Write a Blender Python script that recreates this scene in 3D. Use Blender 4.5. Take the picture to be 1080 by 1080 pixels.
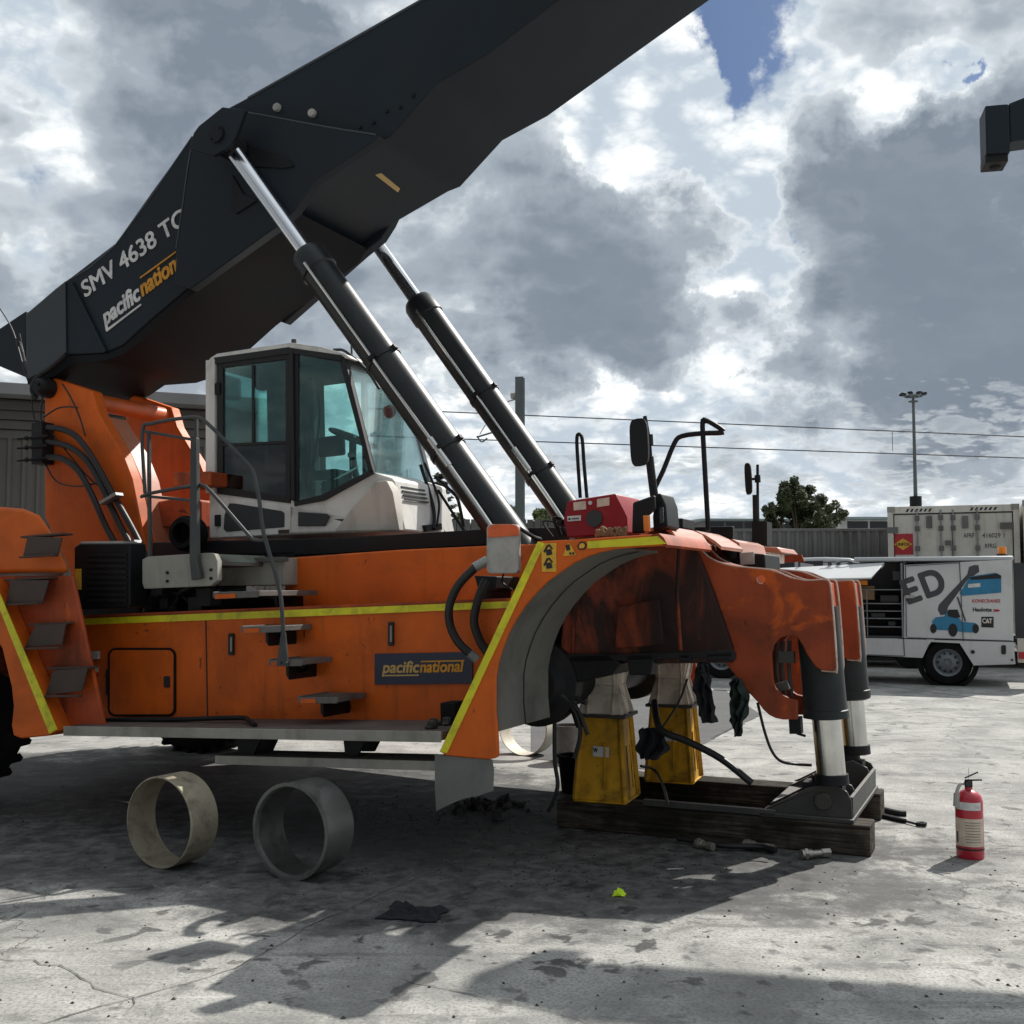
import bpy, bmesh, math, random
from mathutils import Vector, Matrix, noise as mnoise
random.seed(7)
R = math.radians
S = bpy.context.scene
for o in list(bpy.data.objects): bpy.data.objects.remove(o)

# ------------------------------------------------------------------ camera
FOC, CX, CY, PITCH, CAMH = 1170.0, 540.0, 540.0, math.atan(78/1170.0), 1.6
cam_d = bpy.data.cameras.new('camera'); cam = bpy.data.objects.new('camera', cam_d)
S.collection.objects.link(cam); S.camera = cam
cam.location = (0, 0, CAMH); cam.rotation_euler = (R(90)+PITCH, 0, 0)
cam_d.sensor_width = 36; cam_d.lens = 36*FOC/1080; cam_d.clip_end = 5000; cam_d.clip_start = .05
FWD = Vector((0, math.cos(PITCH), math.sin(PITCH))); UPV = Vector((0, -math.sin(PITCH), math.cos(PITCH)))
CAMP = Vector((0, 0, CAMH))
def ray(px, py): return FWD + Vector((1,0,0))*((px-CX)/FOC) + UPV*((CY-py)/FOC)
def W(px, py, Y):
    d = ray(px, py); return CAMP + d*(Y/d.y)
def G(px, py, z=0.0):
    d = ray(px, py); return CAMP + d*((z-CAMH)/d.z)

# ------------------------------------------------------------------ sun, exposure
SUNV = Vector((.74, .78, 1.0)).normalized()
sun_d = bpy.data.lights.new('sun', 'SUN'); sun = bpy.data.objects.new('sun', sun_d); S.collection.objects.link(sun)
sun_d.energy = 4.9; sun_d.angle = R(.55); sun_d.color = (1.0, .965, .9)
sun.rotation_euler = SUNV.to_track_quat('Z', 'Y').to_euler(); sun.location = (20, 20, 30)
S.view_settings.view_transform = 'Standard'; S.view_settings.look = 'None'
S.view_settings.exposure = 0.2; S.view_settings.gamma = 1.0
S.render.engine = 'CYCLES'

# ------------------------------------------------------------------ node helper
class N:
    def __init__(s, nt): s.nt = nt; s.n = nt.nodes; s.l = nt.links
    def new(s, t, **kw):
        x = s.n.new(t)
        for k, v in kw.items(): setattr(x, k, v)
        return x
    def put(s, sock, v):
        if isinstance(v, bpy.types.NodeSocket): s.l.new(v, sock)
        else: sock.default_value = v
    def m(s, op, a, b=None, c=None, clamp=False):
        x = s.new('ShaderNodeMath', operation=op, use_clamp=clamp)
        s.put(x.inputs[0], a)
        if b is not None: s.put(x.inputs[1], b)
        if c is not None: s.put(x.inputs[2], c)
        return x.outputs[0]
    def v(s, op, a, b=None):
        x = s.new('ShaderNodeVectorMath', operation=op); s.put(x.inputs[0], a)
        if b is not None: s.put(x.inputs[3] if op == 'SCALE' else x.inputs[1], b)
        return x.outputs['Value'] if op in ('DOT_PRODUCT', 'LENGTH', 'DISTANCE') else x.outputs[0]
    def mix(s, f, a, b, blend='MIX'):
        x = s.new('ShaderNodeMix', data_type='RGBA', blend_type=blend)
        s.put(x.inputs[0], f)
        for i, q in ((6, a), (7, b)):
            if isinstance(q, tuple) and len(q) == 3: q = q+(1,)
            s.put(x.inputs[i], q)
        return x.outputs[2]
    def noise(s, vec, scale, detail=5, rough=.55, dist=0, lac=2.0):
        x = s.new('ShaderNodeTexNoise'); s.put(x.inputs['Vector'], vec)
        x.inputs['Scale'].default_value = scale; x.inputs['Detail'].default_value = detail
        x.inputs['Roughness'].default_value = rough; x.inputs['Distortion'].default_value = dist
        x.inputs['Lacunarity'].default_value = lac
        return x.outputs['Fac']
    def ss(s, x, a, b):      # smoothstep a..b -> 0..1
        q = s.new('ShaderNodeMapRange', interpolation_type='SMOOTHSTEP', clamp=True)
        s.put(q.inputs[0], x); s.put(q.inputs[1], a); s.put(q.inputs[2], b); return q.outputs[0]
    def xyz(s, x, y, z):
        q = s.new('ShaderNodeCombineXYZ'); s.put(q.inputs[0], x); s.put(q.inputs[1], y); s.put(q.inputs[2], z); return q.outputs[0]
    def sep(s, v):
        q = s.new('ShaderNodeSeparateXYZ'); s.put(q.inputs[0], v); return q.outputs

# ------------------------------------------------------------------ world: Nishita sky and cumulus
w = bpy.data.worlds.new('World'); S.world = w; w.use_nodes = True
g = N(w.node_tree); g.n.clear()
out = g.new('ShaderNodeOutputWorld'); bg = g.new('ShaderNodeBackground'); bg.inputs[1].default_value = .1
sky = g.new('ShaderNodeTexSky', sky_type='NISHITA'); sky.sun_disc = False
sky.sun_elevation = math.asin(SUNV.z); sky.sun_rotation = math.atan2(SUNV.x, SUNV.y)
tc = g.new('ShaderNodeTexCoord'); D0 = tc.outputs['Generated']
x, y, z = g.sep(D0)
zz = g.m('MAXIMUM', z, 0.0)
def dirv(px, py): return ray(px, py).normalized()
# flatten towards the horizon so low clouds are wider than high ones
inv = g.m('DIVIDE', 1.0, g.m('ADD', zz, .42))
PX = g.xyz(g.m('MULTIPLY', x, inv), g.m('MULTIPLY', y, inv), g.m('MULTIPLY', zz, 1.1))
# ragged outlines for the hand-placed masses
def fbm(vec, sc, det=8, rg=.55, ds=0): return g.noise(vec, sc, det, rg, ds)
nx = fbm(D0, 5.5, 9, .62); ny = fbm(g.v('ADD', D0, (5.3, 1.7, 9.1)), 5.5, 9, .62)
wob = g.xyz(g.m('MULTIPLY', g.m('SUBTRACT', nx, .5), .30), 0.0, g.m('MULTIPLY', g.m('SUBTRACT', ny, .5), .30))
DW = g.v('ADD', D0, wob)
def blob(px, py, rpx, wgt, stretch=1.0, src=None):
    d = dirv(px, py); r = rpx/FOC
    dv = g.v('SUBTRACT', DW if src is None else src, tuple(d))
    if stretch != 1.0: dv = g.v('MULTIPLY', dv, (1/stretch, 1/stretch, 1.0))
    q = g.v('LENGTH', dv)
    e = g.m('POWER', 2.71828, g.m('MULTIPLY', g.m('MULTIPLY', q, q), -1.0/(r*r)))
    return g.m('MULTIPLY', e, wgt)
def total(lst):
    a = blob(*lst[0])
    for b in lst[1:]: a = g.m('ADD', a, blob(*b))
    return a
# backlit cumulus: every layer is bright where it is thin and grey where it is thick
hz = g.m('DIVIDE', 1.0, g.m('ADD', zz, .20))
PH = g.xyz(g.m('MULTIPLY', x, hz), g.m('MULTIPLY', y, hz), g.m('MULTIPLY', zz, 2.0))
def billow(vec, sc, k=4, rg=.52):
    a_ = None; am = 1.0; tot = 0
    for i_ in range(k):
        t_ = g.m('MULTIPLY', g.m('ABSOLUTE', g.m('SUBTRACT', g.m('MULTIPLY', g.noise(g.v('ADD', vec, (i_*3.1, i_*1.7, i_*.9)), sc*2**i_, 0, .5), 2.0), 1.0)), am)
        a_ = t_ if a_ is None else g.m('ADD', a_, t_)
        tot += am; am *= rg
    return g.m('DIVIDE', a_, tot)
def layer(vec, sc, blobs, off, w=.035, curve=None, bw=.55, seed=(0,0,0)):
    v_ = g.v('ADD', vec, seed)
    f1 = g.noise(v_, sc, 3, .5); f2 = g.noise(v_, sc, 12, .56)
    bl = billow(v_, sc*4.5, 4)
    d_ = g.m('ADD', g.m('ADD', g.m('SUBTRACT', f2, .5), g.m('MULTIPLY', g.m('SUBTRACT', bl, .27), bw*.5)), off)
    ds = g.m('ADD', g.m('ADD', g.m('MULTIPLY', g.m('SUBTRACT', f1, .5), 1.0), g.m('MULTIPLY', g.m('SUBTRACT', bl, .27), bw*.35)), off)
    if blobs is not None: d_ = g.m('ADD', d_, blobs); ds = g.m('ADD', ds, blobs)
    al = g.ss(d_, 0.0, w)
    th = g.m('ADD', g.m('MULTIPLY', d_, .45), g.m('MULTIPLY', ds, .55))
    rp_ = g.new('ShaderNodeValToRGB'); g.put(rp_.inputs[0], g.m('MULTIPLY', th, 1/.30)); e_ = rp_.color_ramp; e_.interpolation = 'EASE'
    cv = curve or ((0,(.98,1.0,.99)),(.12,(.74,.78,.80)),(.26,(.50,.55,.59)),(.52,(.32,.365,.415)),(1,(.185,.22,.27)))
    e_.elements[0].position = cv[0][0]; e_.elements[0].color = cv[0][1]+(1,)
    e_.elements[1].position = cv[-1][0]; e_.elements[1].color = cv[-1][1]+(1,)
    for p_, c_ in cv[1:-1]: q_ = e_.elements.new(p_); q_.color = c_+(1,)
    return al, rp_.outputs[0], th
dark = total([(600,290,120,.24,1.5),(520,330,60,.12,1.5),(1010,330,110,.26,1.8),(905,185,58,.22,1.1),(270,65,90,.24,1.3),(340,340,70,.16,1.3),
              (650,400,46,.10,3.0),(1050,165,60,.20,1.0),(620,215,46,.10),(990,400,45,.16,3.0)])
thin = total([(705,100,60,.20),(765,290,58,.22,.8),(903,235,24,.16),(965,95,40,.20),(1075,235,20,.16),(800,175,52,.16),
              (300,12,34,.16,2.0),(775,375,32,.20,1.6),(640,125,46,.12),(800,40,60,.22),(60,40,70,.10,1.5),(20,300,50,.12),(740,440,26,.14,5.0)])
clear = total([(800,20,54,1.0),(770,52,28,.7),(1010,62,11,1.0),(806,262,13,.8,1.4),(95,215,45,.42,1.5),(215,130,28,.40,1.2),(40,150,40,.36)])
# high veil with blue holes
veil = g.noise(D0, 6.0, 9, .6, .3)
vb = billow(g.v('ADD', PX, (9.3,2.2,4.1)), 9.0, 5, .55)
vcol = g.mix(g.ss(g.m('ADD', vb, g.m('MULTIPLY', g.m('SUBTRACT', veil, .5), .8)), .08, .46), (.46,.53,.60), (1.02,1.03,1.01))
hole = g.ss(g.m('ADD', clear, g.m('MULTIPLY', g.m('SUBTRACT', g.noise(D0, 14, 9, .62), .5), 1.5)), .26, .78)
a1, c1_, t1_ = layer(PX, 1.9, g.m('SUBTRACT', g.m('MULTIPLY', g.m('SUBTRACT', dark, thin), 1.12), g.m('MULTIPLY', g.ss(z, .23, .09), .13)), .075, .085, bw=.62)
a2, c2_, t2_ = layer(PX, 3.6, g.m('SUBTRACT', g.m('MULTIPLY', dark, .9), g.m('ADD', thin, g.m('MULTIPLY', clear, .15))), -.035, .10, bw=.6, seed=(4.2,1.3,7.7))
low = g.m('SUBTRACT', g.m('MULTIPLY', g.ss(z, .26, .08), .16), .13)
a3, c3_, t3_ = layer(PH, 2.4, low, -.02, .09, ((0,(.74,.76,.77)),(.2,(.55,.59,.61)),(.5,(.38,.425,.46)),(1,(.27,.31,.35))), bw=.9, seed=(1.2,8.3,2.7))
a4, c4_, t4_ = layer(PH, 5.0, low, -.07, .10, ((0,(.66,.69,.70)),(.25,(.50,.535,.56)),(.6,(.38,.42,.46)),(1,(.30,.34,.38))), bw=.9, seed=(6.2,3.3,5.7))
skyc = g.mix(1.0, sky.outputs[0], (.36,.44,.56), 'MULTIPLY')
sdot = g.v('DOT_PRODUCT', D0, tuple(SUNV))
fwdsc = g.m('ADD', .46, g.m('MULTIPLY', g.ss(sdot, -.35, .62), .68))
SC = lambda c_: g.v('SCALE', g.v('SCALE', c_, fwdsc), 9.2)
fin = g.mix(hole, SC(vcol), skyc)
clr1 = g.m('SUBTRACT', 1.0, g.m('MULTIPLY', g.ss(clear, .28, .85), 1.0))
fin = g.mix(g.m('MULTIPLY', a1, clr1), fin, SC(c1_))
fin = g.mix(g.m('MULTIPLY', g.m('MULTIPLY', g.m('MULTIPLY', a2, clr1), .6), g.m('SUBTRACT', 1.0, g.m('MULTIPLY', g.ss(t1_, .05, .20), .82))), fin, SC(c2_))
lowf = g.m('SUBTRACT', 1.0, g.m('MULTIPLY', g.m('MULTIPLY', g.ss(t1_, .05, .17), g.ss(z, .10, .22)), .85))
fin = g.mix(g.m('MULTIPLY', g.m('MULTIPLY', a3, lowf), .75), fin, SC(c3_))
fin = g.mix(g.m('MULTIPLY', g.m('MULTIPLY', a4, lowf), .6), fin, SC(c4_))
fin = g.mix(g.ss(z, -.02, -.12), fin, (2.6,2.6,2.5))
g.l.new(fin, bg.inputs[0]); g.l.new(bg.outputs[0], out.inputs[0])

# ------------------------------------------------------------------ materials
MATS = {}
def base_mat(name, col, rough=.6, metal=0.0, spec=.5, coat=0):
    m = bpy.data.materials.new(name); m.use_nodes = True
    b = m.node_tree.nodes['Principled BSDF']
    b.inputs['Base Color'].default_value = tuple(col)+(1,)
    b.inputs['Roughness'].default_value = rough; b.inputs['Metallic'].default_value = metal
    b.inputs['Specular IOR Level'].default_value = spec; b.inputs['Coat Weight'].default_value = coat
    return m, b
def mat(name, col, rough=.6, metal=0.0, dirt=None, amt=.35, scale=2.0, streak=.0, spots=.0, spotcol=(.02,.018,.015), bump=.15, bscale=40, spec=.5, coat=0, var=.10, topdust=0, patch=None):
    m, b = base_mat(name, col, rough, metal, spec, coat)
    q = N(m.node_tree); t = q.new('ShaderNodeTexCoord').outputs['Object']
    n = q.noise(t, scale, 8, .62, .4)
    v = q.noise(t, scale*.45, 3, .5)
    c = q.mix(q.m('MULTIPLY', q.ss(v, .3, .7), 1.0), tuple(a*(1-var) for a in col), tuple(min(1, a*(1+var)) for a in col))
    if dirt is not None: c = q.mix(q.m('MULTIPLY', q.ss(n, .42, .74), amt), c, dirt)
    if streak > 0:
        mp = q.new('ShaderNodeMapping'); q.put(mp.inputs[0], t); mp.inputs['Scale'].default_value = (1, 1, .09)
        sn = q.noise(mp.outputs[0], 9.0, 6, .6)
        c = q.mix(q.m('MULTIPLY', q.ss(sn, .52, .72), streak), c, dirt if dirt is not None else (.05,.04,.03))
    if spots > 0:
        sn = q.noise(t, 17.0, 4, .6)
        c = q.mix(q.m('MULTIPLY', q.ss(sn, .69, .75), spots), c, spotcol)
    if patch is not None:
        pn_ = q.noise(q.v('ADD', t, (4.4,.3,2.1)), 3.4, 5, .55, .6); c = q.mix(q.m('MULTIPLY', q.ss(pn_, .58, .66), .75), c, patch)
        pn2 = q.noise(q.v('ADD', t, (1.4,6.3,2.1)), 9, 6, .6, 1.5); c = q.mix(q.m('MULTIPLY', q.ss(pn2, .64, .70), .7), c, (.04,.02,.015))
    if topdust > 0:
        nz = q.sep(q.new('ShaderNodeNewGeometry').outputs['Normal'])[2]
        c = q.mix(q.m('MULTIPLY', q.ss(nz, .4, .9), topdust), c, (.3,.28,.25))
    q.l.new(c, b.inputs['Base Color'])
    rr = q.m('ADD', rough-.08, q.m('MULTIPLY', n, .22)); q.l.new(rr, b.inputs['Roughness'])
    if bump:
        bp = q.new('ShaderNodeBump'); bp.inputs['Strength'].default_value = bump; bp.inputs['Distance'].default_value = .01
        q.l.new(q.noise(t, bscale, 4, .6), bp.inputs['Height']); q.l.new(bp.outputs[0], b.inputs['Normal'])
    MATS[name] = m; return m
ORANGE = (.66, .122, .009)
mat('orange_paint', ORANGE, .5, spec=.3, dirt=(.16,.04,.012), amt=.4, scale=2.6, streak=.2, spots=.75, spotcol=(.05,.02,.01), bump=.10, bscale=18, var=.12)
mat('orange_panel', (.66,.118,.008), .5, patch=(.58,.10,.012), spec=.3, dirt=(.15,.038,.010), amt=.4, scale=3.0, streak=.38, spots=.8, spotcol=(.05,.02,.01), bump=.12, bscale=12, var=.14)
mat('orange_faded', (.40,.072,.022), .58, patch=(.62,.11,.012), spec=.3, dirt=(.09,.026,.014), amt=.75, scale=2.3, streak=.5, spots=.8, bump=.14, bscale=20, var=.2)
m, b = base_mat('orange_sooty', (.1,.1,.1), .65, 0, .25); q = N(m.node_tree); t = q.new('ShaderNodeTexCoord').outputs['Object']
mp = q.new('ShaderNodeMapping'); q.put(mp.inputs[0], t); mp.inputs['Scale'].default_value = (1,1,.35)
n_ = q.noise(mp.outputs[0], 2.6, 7, .6, .8); n2_ = q.noise(t, 7, 8, .65, .5)
c = q.mix(q.ss(n2_, .3, .7), (.30,.055,.018), (.16,.035,.018))
c = q.mix(q.m('MULTIPLY', q.ss(n_, .37, .56), .93), c, (.011,.010,.010))
c = q.mix(q.m('MULTIPLY', q.ss(q.noise(t, 22, 4, .6), .62, .72), .6), c, (.02,.015,.012))
q.l.new(c, b.inputs['Base Color']); bp = q.new('ShaderNodeBump'); bp.inputs['Strength'].default_value = .2; bp.inputs['Distance'].default_value = .01
q.l.new(n2_, bp.inputs['Height']); q.l.new(bp.outputs[0], b.inputs['Normal']); MATS['orange_sooty'] = m
mat('orange_sunlit', (.55,.20,.11), .42, dirt=(.35,.14,.08), amt=.4, scale=2.5, spots=.5, bump=.05, coat=.5)  # glossy orange paled towards pink to paint sun glare on lit slopes
mat('sunlit_worn_edge', (.62,.50,.42), .5, dirt=(.3,.12,.06), amt=.7, scale=9, bump=0)
mat('orange_pipe', (.66,.12,.018), .42, dirt=(.2,.06,.02), amt=.4, scale=3, bump=.08)
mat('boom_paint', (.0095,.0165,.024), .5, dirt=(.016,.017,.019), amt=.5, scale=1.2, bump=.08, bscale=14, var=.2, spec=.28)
mat('boom_paint_shaded', (.007,.009,.011), .6, dirt=(.018,.010,.008), amt=.5, scale=.9, bump=.1, bscale=12, var=.2, spec=.15)  # boom paint darkened for underside shade, brown tint paints bounce off the orange
mat('boom_highlight', (.034,.043,.052), .5, dirt=(.03,.035,.04), amt=.5, scale=1.2, bump=.08)  # lighter boom paint standing for sky sheen and edge highlights
mat('black_paint', (.007,.008,.010), .5, spec=.25, dirt=(.025,.025,.024), amt=.4, scale=3, bump=.15)
mat('black_steel', (.010,.011,.013), .55, spec=.25, dirt=(.035,.032,.028), amt=.5, scale=4, bump=.2, spots=.3)
mat('cylinder_paint', (.011,.014,.015), .38, dirt=(.03,.032,.03), amt=.5, scale=2.4, streak=.3, bump=.06, spec=.4)
mat('leg_paint', (.024,.030,.032), .5, spec=.3, dirt=(.01,.01,.01), amt=.5, scale=4, bump=.1)
mat('rubber', (.007,.007,.008), .85, spec=.2, dirt=(.025,.023,.02), amt=.5, scale=5, bump=.3)
mat('hose_rubber', (.010,.010,.011), .5, dirt=(.04,.036,.03), amt=.3, scale=8, bump=.1)
mat('grey_liner', (.15,.148,.13), .75, spec=.2, dirt=(.05,.048,.044), amt=.6, scale=2.2, streak=.2, bump=.2)
mat('grey_flap', (.17,.175,.165), .75, dirt=(.07,.07,.065), amt=.5, scale=3, spots=.8, bump=.2)
mat('galvanised', (.30,.31,.31), .5, .5, dirt=(.10,.10,.095), amt=.6, scale=4, spots=.4, bump=.15, bscale=60)
mat('dusty_steel', (.33,.32,.28), .7, .1, dirt=(.12,.11,.09), amt=.6, scale=2.6, streak=.4, spots=.4, bump=.2)
mat('step_steel', (.15,.14,.13), .55, .3, dirt=(.05,.045,.04), amt=.6, scale=6, spots=.5, bump=.2)
mat('tread_plate', (.12,.10,.088), .7, .1, dirt=(.05,.045,.04), amt=.7, scale=5, spots=.6, bump=.5, bscale=50)
mat('brown_step', (.065,.042,.033), .65, .1, dirt=(.05,.04,.035), amt=.6, scale=4, bump=.25)
mat('yellow_tape', (.72,.66,.015), .45, dirt=(.18,.16,.03), amt=.55, scale=9, spots=.5, bump=.05)
mat('jack_yellow', (.66,.35,.012), .5, spec=.3, dirt=(.06,.035,.012), amt=.85, scale=5, streak=.6, spots=.8, bump=.15)
mat('jack_cream', (.78,.70,.60), .6, dirt=(.20,.14,.10), amt=.65, scale=8, streak=.3, spots=.9, spotcol=(.06,.04,.03), bump=.2)
mat('cab_white', (.74,.72,.68), .45, dirt=(.25,.23,.2), amt=.45, scale=3, streak=.25, spots=.2, bump=.05)
mat('cab_white_dirty', (.56,.52,.46), .55, dirt=(.2,.18,.15), amt=.5, scale=2.4, streak=.3, bump=.05)
mat('dark_grey_plastic', (.035,.037,.04), .6, dirt=(.08,.075,.07), amt=.3, scale=5, bump=.2)
mat('seat_fabric', (.03,.032,.036), .85, bump=.3)
mat('steel_bright', (.60,.60,.58), .16, 1.0, dirt=(.35,.33,.3), amt=.3, scale=6, bump=.03)
mat('chrome', (.80,.81,.84), .13, 1.0, bump=0, var=.03)
mat('raw_steel', (.42,.40,.36), .45, .85, dirt=(.16,.13,.1), amt=.7, scale=5, bump=.15)
mat('ring_steel', (.38,.34,.25), .6, .35, dirt=(.09,.07,.05), amt=.8, scale=7, spots=.8, bump=.3)
mat('ring_dark', (.17,.175,.165), .42, .5, dirt=(.03,.028,.025), amt=.8, scale=6, spots=.5, bump=.25)
mat('ring_cream', (.55,.52,.43), .6, .1, dirt=(.25,.22,.17), amt=.5, scale=6, bump=.2)
mat('foot_steel', (.045,.045,.043), .65, .1, dirt=(.10,.095,.085), amt=.5, scale=5, spots=.4, bump=.3, topdust=.4)
m, b = base_mat('timber', (.05,.045,.04), .9, 0, .15); q = N(m.node_tree); t = q.new('ShaderNodeTexCoord').outputs['Object']
mp = q.new('ShaderNodeMapping'); q.put(mp.inputs[0], t); mp.inputs['Scale'].default_value = (.5,9,9)
gr = q.noise(mp.outputs[0], 4.5, 8, .7, .5); dk = q.noise(t, 2.2, 5, .6)
c = q.mix(q.ss(gr, .38, .62), (.022,.018,.015), (.11,.095,.075)); c = q.mix(q.m('MULTIPLY', q.ss(dk, .42, .6), .8), c, (.013,.012,.011))
q.l.new(c, b.inputs['Base Color']); bp = q.new('ShaderNodeBump'); bp.inputs['Strength'].default_value = .8; bp.inputs['Distance'].default_value = .01
q.l.new(gr, bp.inputs['Height']); q.l.new(bp.outputs[0], b.inputs['Normal']); MATS['timber'] = m
mat('red_paint', (.28,.008,.016), .45, spec=.3, dirt=(.22,.06,.06), amt=.35, scale=5, bump=.08)
mat('ext_red', (.45,.012,.03), .3, bump=.02, var=.06, coat=.4)
mat('sign_navy', (.012,.016,.045), .45, dirt=(.05,.05,.05), amt=.3, scale=6, bump=.03)
mat('letter_white', (.66,.67,.66), .6, dirt=(.25,.25,.25), amt=.5, scale=18, bump=0)
mat('letter_gold', (.60,.27,.02), .6, dirt=(.25,.13,.03), amt=.5, scale=18, bump=0)
mat('letter_tan', (.50,.33,.12), .6, bump=0)
mat('sticker_yellow', (.70,.40,.03), .5, dirt=(.3,.2,.05), amt=.4, scale=20, bump=0)
mat('sticker_cream', (.62,.52,.42), .6, dirt=(.3,.25,.2), amt=.3, scale=30, bump=0)
mat('ink_black', (.012,.012,.014), .6, bump=0)
mat('ink_grey', (.055,.06,.07), .5, bump=0)
mat('ink_red', (.42,.02,.03), .5, bump=0)
mat('ink_blue', (.02,.20,.36), .45, dirt=(.01,.12,.25), amt=.6, scale=5, bump=0)
mat('ink_blue_dark', (.012,.10,.2), .45, bump=0)
mat('reefer_white', (.62,.60,.54), .55, dirt=(.33,.29,.23), amt=.5, scale=1.6, streak=.5, spots=.2, bump=.1)
mat('truck_white', (.60,.61,.62), .35, dirt=(.36,.35,.33), amt=.35, scale=1.5, streak=.2, bump=.02, coat=.2)
mat('truck_roof', (.50,.53,.56), .35, dirt=(.35,.35,.35), amt=.3, scale=1.2, bump=.02)
mat('container_grey', (.15,.15,.145), .7, dirt=(.07,.065,.06), amt=.7, scale=1.1, streak=.7, bump=.1)
mat('shed_wall', (.105,.10,.09), .7, dirt=(.07,.065,.055), amt=.5, scale=.8, streak=.4, bump=.1)
mat('shed_fascia', (.20,.21,.215), .6, dirt=(.12,.12,.12), amt=.4, scale=1, bump=.05)
mat('post_grey', (.12,.14,.145), .6, .3, dirt=(.08,.09,.09), amt=.4, scale=2, bump=.1)
mat('house_wall', (.52,.54,.53), .8, bump=.05)
mat('house_roof', (.22,.28,.29), .7, bump=.05)
mat('window_dark', (.02,.025,.03), .15, bump=0)
mat('bark', (.07,.05,.035), .9, bump=.5)
mat('wire', (.05,.05,.05), .6, bump=0)
mat('rag', (.012,.013,.017), .95, bump=.4)
mat('rag_green', (.018,.03,.026), .95, bump=.4)
mat('hivis', (.62,.88,.02), .7, bump=0)
mat('asphalt', (.085,.085,.085), .9, dirt=(.14,.14,.135), amt=.5, scale=3, bump=.6, bscale=120)
mat('joint_dark', (.09,.088,.085), .95, dirt=(.32,.315,.30), amt=1.0, scale=9, bump=.3)
mat('debris', (.03,.028,.025), .8, dirt=(.2,.19,.18), amt=.6, scale=25, bump=.5)
mat('plastic_orange', (.80,.24,.01), .3, bump=0, coat=.3)
mat('box_interior', (.05,.055,.06), .7, dirt=(.1,.09,.08), amt=.4, scale=5, bump=.1)
mat('shelf_steel', (.20,.22,.24), .5, .4, bump=.05)
mat('cardboard', (.26,.17,.09), .85, bump=.1)
mat('reflector_orange', (.75,.13,.03), .4, dirt=(.4,.1,.04), amt=.5, scale=20, bump=0)
mat('mirror_back', (.42,.41,.38), .55, dirt=(.2,.2,.19), amt=.6, scale=10, bump=.05)
m, b = base_mat('mirror_glass', (.6,.6,.6), .06, 1.0); MATS['mirror_glass'] = m
def leafmat(name, c1, c2):
    m, b = base_mat(name, c1, .65, 0, .25); q = N(m.node_tree)
    t = q.new('ShaderNodeTexCoord').outputs['Object']
    q.l.new(q.mix(q.ss(q.noise(t, .9, 4, .6), .35, .65), c1, c2), b.inputs['Base Color'])
    b.inputs['Transmission Weight'].default_value = 0; MATS[name] = m
leafmat('leaf_dark', (.045,.060,.032), (.09,.11,.05)); leafmat('leaf_mid', (.07,.10,.04), (.14,.17,.06)); leafmat('leaf_pine', (.02,.035,.022), (.035,.05,.03))
def glass(name, tint, gl=.10, dirt=.1):
    m = bpy.data.materials.new(name); m.use_nodes = True; q = N(m.node_tree); q.n.clear()
    o = q.new('ShaderNodeOutputMaterial'); tr = q.new('ShaderNodeBsdfTransparent'); tr.inputs[0].default_value = tint+(1,)
    gs = q.new('ShaderNodeBsdfGlossy'); gs.inputs[1].default_value = .03; gs.inputs[0].default_value = (.9,.95,.95,1)
    df = q.new('ShaderNodeBsdfDiffuse'); df.inputs[0].default_value = (.4,.38,.34,1)
    lw = q.new('ShaderNodeLayerWeight'); lw.inputs[0].default_value = .35
    f = q.m('ADD', gl*.4, q.m('MULTIPLY', lw.outputs['Fresnel'], .55), clamp=True)
    a = q.new('ShaderNodeMixShader'); q.put(a.inputs[0], f); q.l.new(tr.outputs[0], a.inputs[1]); q.l.new(gs.outputs[0], a.inputs[2])
    t = q.new('ShaderNodeTexCoord').outputs['Object']
    dn = q.m('MULTIPLY', q.ss(q.noise(t, 4.0, 8, .65, .6), .5, .8), dirt)
    c = q.new('ShaderNodeMixShader'); q.put(c.inputs[0], dn); q.l.new(a.outputs[0], c.inputs[1]); q.l.new(df.outputs[0], c.inputs[2])
    q.l.new(c.outputs[0], o.inputs[0]); MATS[name] = m
glass('glass_teal', (.66,.88,.86), .06, .10); glass('glass_dark', (.14,.20,.22), .08, .15); glass('glass_clear', (.88,.97,.96), .05, .10)

# ground: old concrete with stains, pits, pale scuffs, oily areas and painted shade
m, b = base_mat('concrete', (.3,.3,.3), .9, 0, .3); q = N(m.node_tree); t = q.new('ShaderNodeTexCoord').outputs['Object']
big = q.noise(t, .35, 5, .6); mid = q.noise(t, 1.7, 8, .65, .5); fine = q.noise(t, 60, 4, .7); grit = q.noise(t, 260, 2, .6)
mp = q.new('ShaderNodeMapping'); q.put(mp.inputs[0], t); mp.inputs['Rotation'].default_value = (0,0,R(-20)); mp.inputs['Scale'].default_value = (.35,1.6,1)
sw = q.noise(mp.outputs[0], 2.2, 7, .65)
c = q.mix(q.ss(mid, .32, .68), (.26,.256,.242), (.52,.51,.475))
mot = q.noise(q.v('ADD', t, (2.2,9.1,0)), 7.5, 10, .72, .4); c = q.mix(q.m('MULTIPLY', q.ss(mot, .48, .68), .36), c, (.19,.19,.183)); c = q.mix(q.m('MULTIPLY', q.ss(mot, .44, .30), .45), c, (.58,.57,.53))
c = q.mix(q.m('MULTIPLY', q.ss(big, .42, .66), .35), c, (.24,.24,.235))
c = q.mix(q.m('MULTIPLY', q.ss(sw, .55, .75), .5), c, (.22,.22,.215))
c = q.mix(q.m('MULTIPLY', q.ss(fine, .46, .62), .6), c, (.15,.148,.14))
c = q.mix(q.m('MULTIPLY', q.ss(grit, .5, .72), .55), c, (.17,.17,.165))
sp = q.noise(t, 5.5, 3, .5, .3); c = q.mix(q.m('MULTIPLY', q.ss(sp, .62, .70), .75), c, (.085,.085,.085))
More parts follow.
